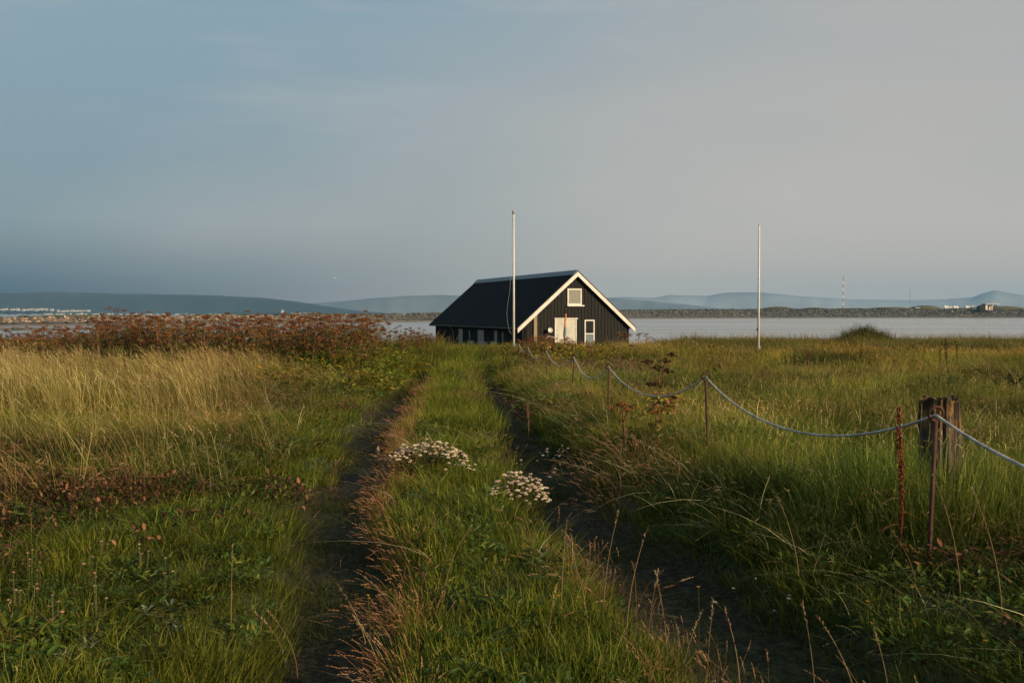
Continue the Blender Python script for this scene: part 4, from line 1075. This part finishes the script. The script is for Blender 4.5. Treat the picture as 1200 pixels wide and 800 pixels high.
# arched dead stalks in the foreground
def dead_stalk(px, d, hpx, lean, label, seed, col=(.36, .25, .14)):
    r_ = random.Random(seed); loc = gl(px, 0, d); e = empty('dry_stalk', loc, 0, label, 'stalk', 'dry seeded stalks in the foreground')
    h = hpx/1167*d; q = MB()
    pts_ = [(lean*h*t*t, 0, h*(t-.12*abs(lean)*t**3)) for t in [k/7 for k in range(8)]]
    q.tube(pts_, [.0028-.0002*k for k in range(8)], 5, tuple(c*.75 for c in col)); q.build('stem', M['plant'], e, cols=True)
    q = MB(); p = Vector(pts_[-1]); dv = (Vector(pts_[-1])-Vector(pts_[-2])).normalized()
    for k in range(26):
        t_ = r_.random(); c = p+dv*(t_*.10-.03)+Vector((0, 0, -.02*t_*abs(lean)))
        q.leaf(c, dv+Vector((r_.gauss(0, .5), r_.gauss(0, .5), r_.gauss(0, .3))), .016, .005, tuple(x*r_.uniform(.7, 1.2) for x in col), bend=.1)
    q.build('seed_head', M['plant'], e, cols=True); return e
stk = [(1078, 5.2, 70, -.3), (658, 5.0, 115, .05), (690, 4.8, 110, -.2), (708, 5.1, 120, .12), (478, 5.0, 90, -.45), (520, 5.4, 80, .3), (268, 4.9, 90, .02), (332, 4.9, 60, -.4),
       (346, 4.8, 70, -.35), (905, 4.3, 120, -.25), (960, 4.2, 130, -.1), (985, 4.4, 120, .15), (1015, 4.0, 150, -.3), (1050, 4.1, 120, -.15), (870, 4.5, 90, -.15), (920, 4.2, 70, .2),
       (760, 4.6, 100, .1), (785, 4.5, 120, -.1), (735, 4.7, 130, .15), (800, 4.4, 90, .2), (1130, 5.0, 150, -.2), (1180, 4.6, 160, -.2), (940, 5.6, 110, -.2), (1100, 6.2, 120, .3),
       (445, 4.6, 80, -.3), (460, 4.4, 90, -.35), (430, 4.9, 90, -.3), (640, 4.3, 90, .1), (830, 4.3, 120, .05)]
stk = [a_ for i, a_ in enumerate(stk) if not (820 < a_[0] < 1000 and i % 2)]
for i, a_ in enumerate(stk): dead_stalk(a_[0], a_[1], a_[2], a_[3], 'dry tan grass stalk with a seed head standing in the foreground', i)

# ================================================================== breakwater, far shore, town, masts
M['rock'] = mat_basic('breakwater_rock', (.040, .039, .036), .9, .45, .25, bump=.1, col2=(.085, .082, .07))
M['rockwarm'] = mat_basic('pale_rock', (.20, .15, .11), .9, .3, .3, bump=.1)
M['far_grass'] = mat_basic('far_grass', (.055, .060, .020), .95, .3, .03, col2=(.11, .095, .04))
M['sand'] = mat_basic('wet_sand', (.15, .115, .085), .8, .2, .05)
bw = np.array([(-330, 215), (-230, 262), (-160, 311), (-110, 385), (-60, 467), (10, 600), (94, 780), (200, 860), (330, 900), (463, 915), (700, 930), (1000, 940)], dtype=float)
topz = np.interp(np.arange(len(bw)), np.arange(len(bw)), [PZ(374, 240), PZ(373, 262), PZ(372, 311), PZ(370, 385), PZ(368.6, 467), PZ(366.5, 600), PZ(364.2, 780), PZ(363, 860), PZ(362.5, 900), PZ(363, 915), 5.2, 5.2])
def dense(a, n=10):
    t0 = np.arange(len(a)); t1 = np.linspace(0, len(a)-1, (len(a)-1)*n+1)
    return np.interp(t1, t0, a) if a.ndim == 1 else np.stack([np.interp(t1, t0, a[:, i]) for i in range(a.shape[1])], -1)
bp = dense(bw); bt = dense(topz)
tg = np.gradient(bp, axis=0); tg /= np.linalg.norm(tg, axis=1)[:, None]; nm = np.stack([tg[:, 1], -tg[:, 0]], -1)      # nm points to the sea in front (right of travel)
landw = dense(np.array([5, 5, 5, 5, 6, 12, 60, 180, 260, 300, 300, 300], dtype=float))
prof_n = 9
vs, fs = [], []
for i in range(len(bp)):
    h = bt[i]
    sl_ = (h-SEA)*1.25
    offs = [(sl_+14, -4), (sl_+5, SEA+.05), (sl_+1.5, SEA+.5), (sl_*.5, SEA+(h-SEA)*.55), (0, h-.1), (-landw[i]*.3, h+.25+.5*math.sin(i*.9)), (-landw[i]*.65, h+.2+.5*math.sin(i*.55+1)), (-landw[i], h-.3), (-landw[i]-8, -4)]
    for o_, z_ in offs: vs.append((bp[i, 0]+nm[i, 0]*o_, bp[i, 1]+nm[i, 1]*o_, z_))
for i in range(len(bp)-1):
    for k in range(prof_n-1): fs.append((i*prof_n+k, (i+1)*prof_n+k, (i+1)*prof_n+k+1, i*prof_n+k+1))
brk = mesh_obj('breakwater', vs, fs, None)
brk.data.materials.append(M['rock']); brk.data.materials.append(M['far_grass']); brk.data.materials.append(M['sand'])
brk.data.polygons.foreach_set('material_index', np.array([(2 if k < 2 else 0 if k < 4 else 1) for i in range(len(bp)-1) for k in range(prof_n-1)], dtype=np.int32))
tag(brk, kind='structure')
# boulders
bv = []
for s in range(4):
    random.seed(200+s); m_ = MB(); m_.blob((0, 0, 0), (1, .8, .65), n=7, m=5, jitter=.28); bv.append((m_.v, m_.f, [(1, 1, 1)]*len(m_.v)))
c = bpy.data.collections.new('boulder')
rm = bpy.data.materials.new('boulder_stone'); rm.use_nodes = True
t = rm.node_tree; b = t.nodes['Principled BSDF']; b.inputs['Roughness'].default_value = .9
a = N(t, 'ShaderNodeAttribute', attribute_type='INSTANCER', attribute_name='tint'); t.links.new(a.outputs['Color'], b.inputs['Base Color'])
for i, (v, f, co) in enumerate(bv):
    o = mesh_obj('boulder_%02d' % i, v, f, rm, linkit=False); c.objects.link(o)
COLS['boulder'] = (c, 4)
seg = rng.random(9000)**.8*(len(bp)-1.01)
seg = seg[(seg > 5)]
i0 = seg.astype(int); fr = seg-i0
cp = bp[i0]*(1-fr[:, None])+bp[i0+1]*fr[:, None]; ch = bt[i0]*(1-fr)+bt[i0+1]*fr; cn = nm[i0]
tt = rng.random(len(seg)); sl_ = (ch-SEA)*1.25
off = sl_*tt*1.05-.3; cz = ch*(1-tt)+(SEA+.3)*tt
warmr = (1-sstep(cp[:, 0], -130, -40))[:, None]
tint = (np.array([.055, .053, .048])*(1-warmr)+np.array([.15, .11, .082])*warmr)*rng.lognormal(0, .45, (len(seg), 1))
P = np.stack([cp[:, 0]+cn[:, 0]*off, cp[:, 1]+cn[:, 1]*off, cz], -1)
scatter('breakwater_boulders', 'boulder', P, rng.uniform(.45, 1.15, (len(seg), 1))*np.interp(cp[:, 1], [200, 400, 900], [.6, .9, 1.5])[:, None], tint, rotz=rng.random(len(seg))*6.28, tilt=.5)['label'] = 'heaped grey boulders facing the breakwater'
bpy.data.objects['breakwater_boulders']['category'] = 'boulders'
# scrub on top of the breakwater
seg = rng.random(3200)**.9*(len(bp)-1.01); i0 = seg.astype(int)
tt = rng.random(len(seg)); cp = bp[i0]-nm[i0]*(tt*np.minimum(landw[i0], 40))[:, None]
P = np.stack([cp[:, 0], cp[:, 1], bt[i0]+.1], -1)
scatter('breakwater_scrub', 'bigweed', P, rng.uniform(.8, 2.2, (len(seg), 1))*np.interp(cp[:, 1], [200, 900], [.5, 1.3])[:, None], np.array([.6, .5, .5])*rng.normal(1, .25, (len(seg), 1)), label='low scrub and grass along the breakwater crest')
# sand flat at the far left
vs, fs = [], []
for j in range(9):
    for k in range(24):
        t_ = j/8; an = 6.283*k/24; rad = t_; vs.append((-150+rad*math.cos(an)*95, 255+rad*math.sin(an)*26-.0*an, SEA+.22*(1-t_**4)-.08))
for j in range(8):
    for k in range(24): fs.append((j*24+k, j*24+(k+1) % 24, (j+1)*24+(k+1) % 24, (j+1)*24+k))
tag(mesh_obj('sand_flat', vs, fs, M['sand'], smooth=True), kind='structure')
def rock(px, d, z, r, label):
    m_ = MB(); m_.blob((0, 0, 0), (r, r*.8, r*.6), n=8, m=5, jitter=.25); o = m_.build('shore_rock', M['rock'], None); o.location = (PX(px, d), d, z)
    tag(o, label, 'rock', 'dark rocks on the far left shore')
rock(17, 232, SEA+.35, .8, 'dark rock on the sand, left of a close pair'); rock(22, 233, SEA+.3, .7, 'dark rock on the sand, right of a close pair'); rock(66, 236, SEA+.4, .9, 'dark rock on the sand right of the close pair')
rock(92, 322, PZ(371, 322), 1.0, 'dark boulder sitting up on the breakwater crest at far left')
# mounds on the far land
def mound(px, w_px, ptop, d, label):
    x0 = PX(px, d); rx = w_px/1167*d/2; zt = PZ(ptop, d); v, f = [], []
    for j in range(7):
        for k in range(16):
            t_ = j/6; an = 6.283*k/16; rj = 1+.12*math.sin(3*an)+.06*math.sin(7*an)
            v.append((x0+rx*t_*rj*math.cos(an), d+rx*.6*t_*math.sin(an), 2+(zt-2)*(1-t_**2.2)))
    for j in range(6):
        for k in range(16): f.append((j*16+k, j*16+(k+1) % 16, (j+1)*16+(k+1) % 16, (j+1)*16+k))
    tag(mesh_obj('hills', v, f, M['far_grass'], smooth=True), kind='structure')
mound(912, 60, 359.2, 960, ''); mound(955, 60, 360.3, 960, ''); mound(1045, 90, 359.6, 960, ''); mound(1085, 60, 357.8, 970, ''); mound(1000, 120, 361, 960, ''); mound(1175, 90, 358.5, 975, ''); mound(1130, 80, 360.5, 960, ''); mound(1250, 120, 359, 980, '')
# distant hill ranges; part of their haze is painted into the hill colours
def ridge(name, D, depth, prof, mat):
    v, f = [], []
    n_ = 260
    px_ = np.linspace(prof[0][0], prof[-1][0], n_); hy = np.interp(px_, [p[0] for p in prof], [p[1] for p in prof])
    hy = hy + (fnoise(px_, px_*0, 38, 5)-.5)*2.2
    for i in range(n_):
        x_ = PX(px_[i], D); zt = max(PZ(hy[i], D), SEA-1)
        for t_, zf in ((0, 0), (.3, .35), (.6, .75), (1.0, 1.0), (1.5, .4), (2.0, 0)):
            jj = (vnoise(px_[i], t_*60, 14, 3)-.5)*.16*(1 if 0 < t_ < 1 else 0)
            v.append((x_*(1+(t_-1)*depth/D), D+(t_-1)*depth, (SEA-1.0)+(zt-SEA+1.0)*(zf+jj)))
    for i in range(n_-1):
        for k in range(5): f.append((i*6+k, (i+1)*6+k, (i+1)*6+k+1, i*6+k+1))
    tag(mesh_obj(name, v, f, mat, smooth=True), kind='structure')
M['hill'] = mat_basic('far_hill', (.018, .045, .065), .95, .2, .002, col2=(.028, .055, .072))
M['hill_far'] = mat_basic('haze_painted_hill', (.12, .15, .17), .95, .3, .002, col2=(.15, .17, .19))
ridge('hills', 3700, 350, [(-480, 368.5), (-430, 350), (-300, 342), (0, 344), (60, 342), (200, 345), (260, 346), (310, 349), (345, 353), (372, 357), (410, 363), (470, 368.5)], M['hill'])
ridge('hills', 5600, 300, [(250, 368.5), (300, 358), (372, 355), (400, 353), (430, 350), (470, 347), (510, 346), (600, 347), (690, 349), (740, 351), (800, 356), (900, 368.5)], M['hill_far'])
ridge('hills', 7400, 400, [(560, 368.5), (690, 350), (740, 348), (765, 349), (785, 345), (800, 346), (830, 347), (850, 343), (870, 342), (890, 343), (915, 345), (950, 348), (1000, 351), (1060, 352), (1110, 350), (1140, 348), (1152, 343), (1166, 339), (1182, 343), (1200, 346), (1300, 350), (1600, 348), (1700, 368.5)], mat_basic('mist_painted_hill', (.22, .25, .28), .95, .2, .002, col2=(.25, .28, .31)))
ridge('hills', 3150, 150, [(-900, 358), (-200, 355), (0, 357), (60, 360.5), (110, 363), (170, 366), (230, 368), (300, 370)], M['hill'])
# low dark islet with a white silo
v, f = [], []
D = 2600
for i in range(25):
    px_ = 262+(338-262)*i/24; hz = PZ(365.4+.4*math.sin(i), D)
    x_ = PX(px_, D)
    for t_, z_ in ((-30, SEA-.5), (-8, hz*.9), (8, hz), (30, SEA-.5)): v.append((x_, D+t_, z_ if 0 < i < 24 else SEA-.5))
for i in range(24):
    for k in range(3): f.append((i*4+k, (i+1)*4+k, (i+1)*4+k+1, i*4+k+1))
tag(mesh_obj('terrain', v, f, M['hill'], smooth=True), kind='structure')
M['town_wall'] = mat_basic('pale_town_wall', (.33, .33, .32), .8, .1, .1)
M['town_roof'] = mat_basic('grey_town_roof', (.20, .20, .20), .8, .2, .1)
def town_house(px, ptop, wpx, hpx, d, label='pale low building in the distant town across the bay', group='pale buildings of the distant town', nm='town_building', flat=False):
    w_ = wpx/1167*d; h_ = hpx/1167*d; x0 = PX(px, d); zt = PZ(ptop, d); z0 = zt-h_*(1 if not flat else 1)-1.5
    e = empty(nm, (x0, d, z0), 0, label, 'building', group)
    q = MB(); q.box(-w_/2, w_/2, -6, 6, 0, zt-z0); q.build('wall', M['town_wall'], e)
    q = MB(); H = zt-z0
    q.add([(-w_/2-.4, -6.5, H), (w_/2+.4, -6.5, H), (w_/2+.4, 6.5, H), (-w_/2-.4, 6.5, H), (-w_/2-.4, 0, H+h_*.25+.6), (w_/2+.4, 0, H+h_*.25+.6)], [(0, 1, 5, 4), (2, 3, 4, 5), (0, 4, 3), (1, 2, 5), (3, 2, 1, 0)])
    q.build('roof', M['town_roof'], e)
tr = random.Random(3)
for lo, hi, yy, n_, d in ((3, 36, 361.8, 9, 3900), (36, 64, 361.6, 9, 3900), (66, 104, 363.6, 11, 3800), (-60, 3, 362.2, 12, 3900), (12, 50, 368.4, 10, 3400), (50, 76, 367.4, 6, 3500), (76, 110, 367.2, 7, 3500), (110, 135, 367.4, 5, 3500), (140, 212, 367.6, 12, 3500), (216, 262, 368, 7, 3400), (338, 372, 366.8, 7, 3300), (-60, 12, 368.2, 12, 3400)):
    for k in range(n_):
        px_ = lo+(hi-lo)*(k+tr.random()*1.2)/n_; d = 2985 if yy < 365 else 2940; town_house(px_, yy+tr.uniform(-.4, .5), tr.uniform(1.5, 3.8), tr.uniform(.9, 1.6), d+tr.uniform(-60, 60))
town_house(28, 366.6, 3, 2.4, 3300, 'tallest white block at the near edge of the distant town', None)
town_house(331, 363.6, 2.2, 3.0, 2590, 'small white silo building at the right end of the dark islet', None, 'silo_building')
# pavilion on the far right shore
M['concrete'] = mat_basic('warm_white_render', (.60, .52, .44), .8, .1, .5)
pd = 905.0
pe = empty('shore_pavilion', (PX(1157, pd), pd, PZ(362.4, pd)), 0, 'small flat roofed pavilion with a white end wall on the far right shore', 'building')
u = pd/1167
q = MB(); q.box(-4.0*u, -1.6*u, -3, 3, -.5, 6.0*u); q.build('end_wall', M['concrete'], pe)
q = MB(); q.box(-1.6*u, 7.0*u, 1.5, 3, -.5, 5.2*u); q.build('back_wall', M['concrete'], pe)
q = MB(); q.box(-4.6*u, 11*u, -4.5, 4, 6.05*u, 6.75*u); q.build('roof', M['concrete'], pe)
for xx in (-.6, 2.4, 6.2, 8.4):
    q = MB(); q.box(xx*u, (xx+.5)*u, -3, -2.4, -.5, 6.0*u); q.build('post', M['brown_trim'], pe)
q = MB(); q.box(-.1*u, 2.2*u, 1.3, 1.48, .8, 3.6); q.build('door', M['pane_dark'], pe)
q = MB(); q.add([(-11*u, -3, -1), (-4.05*u, -3, -1), (-4.05*u, -3, 5.9*u), (-11*u, -3, 3.6*u), (-11*u, 3, -1), (-4.05*u, 3, -1), (-4.05*u, 3, 5.9*u), (-11*u, 3, 3.6*u)], [(0, 1, 2, 3), (7, 6, 5, 4), (3, 2, 6, 7), (0, 3, 7, 4), (1, 5, 6, 2)])
q.build('side_wing', M['black_wood'], pe)
M['car_white'] = mat_basic('white_car_paint', (.78, .76, .72), .3, .05, 1)
M['car_grey'] = mat_basic('silver_car_paint', (.35, .36, .37), .3, .05, 1)
M['tyre'] = mat_basic('tyre', (.015, .015, .015), .9, .1, 5)
def car(px, py_, van, label, mt='car_white'):
    d = 915.0; e = empty('parked_van' if van else 'parked_car', (PX(px, d), d, PZ(py_, d)), random.uniform(-.2, .2), label, 'van' if van else 'car', 'vehicles parked on the far shore')
    q = MB(); Lh = 2.3
    if van: pr = [(-Lh, .35), (Lh, .35), (Lh, 1.1), (1.7, 1.35), (1.1, 2.2), (-Lh, 2.25)]
    else: pr = [(-Lh, .35), (Lh, .35), (Lh, .8), (1.2, .95), (.6, 1.45), (-1.2, 1.45), (-1.9, .98), (-Lh, .9)]
    n_ = len(pr); q.add([(p[0], -.85, p[1]) for p in pr]+[(p[0], .85, p[1]) for p in pr], [tuple(range(n_)), tuple(range(2*n_-1, n_-1, -1))]+[(i, i+n_, (i+1) % n_+n_, (i+1) % n_) for i in range(n_)])
    q.build('body', M[mt], e)
    q = MB(); z0, z1 = (1.3, 1.95) if van else (1.0, 1.36); q.box(-1.1, .7, -.87, .87, z0, z1); q.build('window', M['pane_dark'], e)
    for a_ in (-1.45, 1.45):
        for b_ in (-.80, .68):
            q = MB(); q.tube([(a_, b_, .34), (a_, b_+.14, .34)], .34, 10); q.build('wheel', M['tyre'], e)
car(1109, 361.0, True, 'white van, leftmost vehicle on the far shore'); car(1112.5, 361.2, True, 'white van touching the leftmost one on the far shore'); car(1120, 361.2, True, 'white van standing alone in the middle of the far vehicles')
car(1134, 361.0, True, 'white van left of a close far group by the pavilion'); car(1138, 361.1, False, 'low white car between vans near the pavilion'); car(1142, 361.0, True, 'white van closest to the pavilion'); car(1075, 361.5, False, 'silver car far left of the white vans', 'car_grey')
# masts
M['mast_red'] = mat_basic('mast_red', (.38, .24, .21), .6, .1, 1); M['mast_white'] = mat_basic('mast_white', (.72, .70, .68), .6, .1, 1); M['mast_grey'] = mat_basic('mast_grey', (.25, .27, .28), .6, .1, 1)
def mast(px, pb, pt, d, half, nsec, mats, label, leg=.16):
    z0 = PZ(pb, d); H = PZ(pt, d)-z0; e = empty('radio_mast', (PX(px, d), d, z0), .3, label, 'mast')
    for s in range(nsec):
        q = MB(); za, zb_ = H*s/nsec, H*(s+1)/nsec; hw0, hw1 = half*(1-.35*s/nsec), half*(1-.35*(s+1)/nsec)
        cs_ = [(1, 0), (-.5, .87), (-.5, -.87)]
        for a_ in cs_: q.tube([(a_[0]*hw0, a_[1]*hw0, za), (a_[0]*hw1, a_[1]*hw1, zb_)], leg, 5)
        nb2 = 4
        for j in range(nb2):
            zj, zk = za+(zb_-za)*j/nb2, za+(zb_-za)*(j+1)/nb2
            for m_ in range(3):
                a_, b_ = cs_[m_], cs_[(m_+1) % 3]; q.tube([(a_[0]*hw0, a_[1]*hw0, zj), (b_[0]*hw1, b_[1]*hw1, zk)], leg*.6, 4)
        q.build('mast_section', M[mats[s % len(mats)]], e)
    q = MB(); q.tube([(0, 0, H), (0, 0, H*1.08)], leg*.9, 5); q.build('antenna', M[mats[0]], e)
mast(988, 362, 325, 1120, .75, 9, ['mast_red', 'mast_white'], 'slender red and white striped lattice mast beyond the breakwater', .17)
mast(1066, 362, 339, 1900, .8, 6, ['mast_grey'], 'faint thin grey mast right of the striped mast', .12)
q = MB(); q.box(PX(988, 1120)-3, PX(988, 1120)+3, 1110, 1116, 4, PZ(360.5, 1120)); tag(q.build('mast_hut', M['town_wall'], None), 'tiny pale hut at the foot of the striped mast', 'hut')
# a gull far over the hedge
ge = empty('flying_gull', (PX(393, 240), 240, PZ(326, 240)), .6, 'tiny white gull flying above the hills left of the house', 'bird')
q = MB(); q.tube([(-.26, 0, 0), (-.1, 0, .02), (.12, 0, .02), (.24, 0, .03), (.30, 0, .03)], [.02, .07, .075, .045, .01], 8); q.build('body', M['white_paint'], ge, smooth=True)
for s in (-1, 1):
    q = MB(); v = [(.08, s*.05, .04), (-.08, s*.05, .04), (.12, s*.35, .20), (-.04, s*.35, .20), (-.02, s*.68, .16), (-.07, s*.66, .16)]
    v += [(a_, b_, c_-.015) for a_, b_, c_ in v]; q.add(v, [(0, 1, 3, 2), (2, 3, 5, 4), (6, 8, 9, 7), (8, 10, 11, 9), (0, 2, 8, 6), (2, 4, 10, 8), (1, 7, 9, 3), (3, 9, 11, 5), (4, 5, 11, 10)]); q.build('wing', M['white_paint'], ge)

# ------------------------------------------------------------------ haze over the bay
HT = 215.0
hb = MB()
hb.add([(*UV(u_, v_), z_) for z_ in (-5.2, HT) for u_, v_ in ((-2600, -1400), (10800, -1400), (10800, 5335), (-2600, 5335))], [(0, 3, 2, 1), (4, 5, 6, 7), (0, 1, 5, 4), (1, 2, 6, 5), (2, 3, 7, 6), (3, 0, 4, 7)]); hz = hb.build('haze', [], None)
hmz = bpy.data.materials.new('sea_haze'); hmz.use_nodes = True
t = hmz.node_tree; t.nodes.clear()
pv = N(t, 'ShaderNodeVolumePrincipled'); pv.inputs['Color'].default_value = (.30, .60, .95, 1); pv.inputs['Density'].default_value = .000072; pv.inputs['Anisotropy'].default_value = 0.0
oo = N(t, 'ShaderNodeOutputMaterial'); t.links.new(pv.outputs[0], oo.inputs['Volume'])
hz.data.materials.append(hmz); tag(hz, kind='stuff'); hz.display_type = 'WIRE'
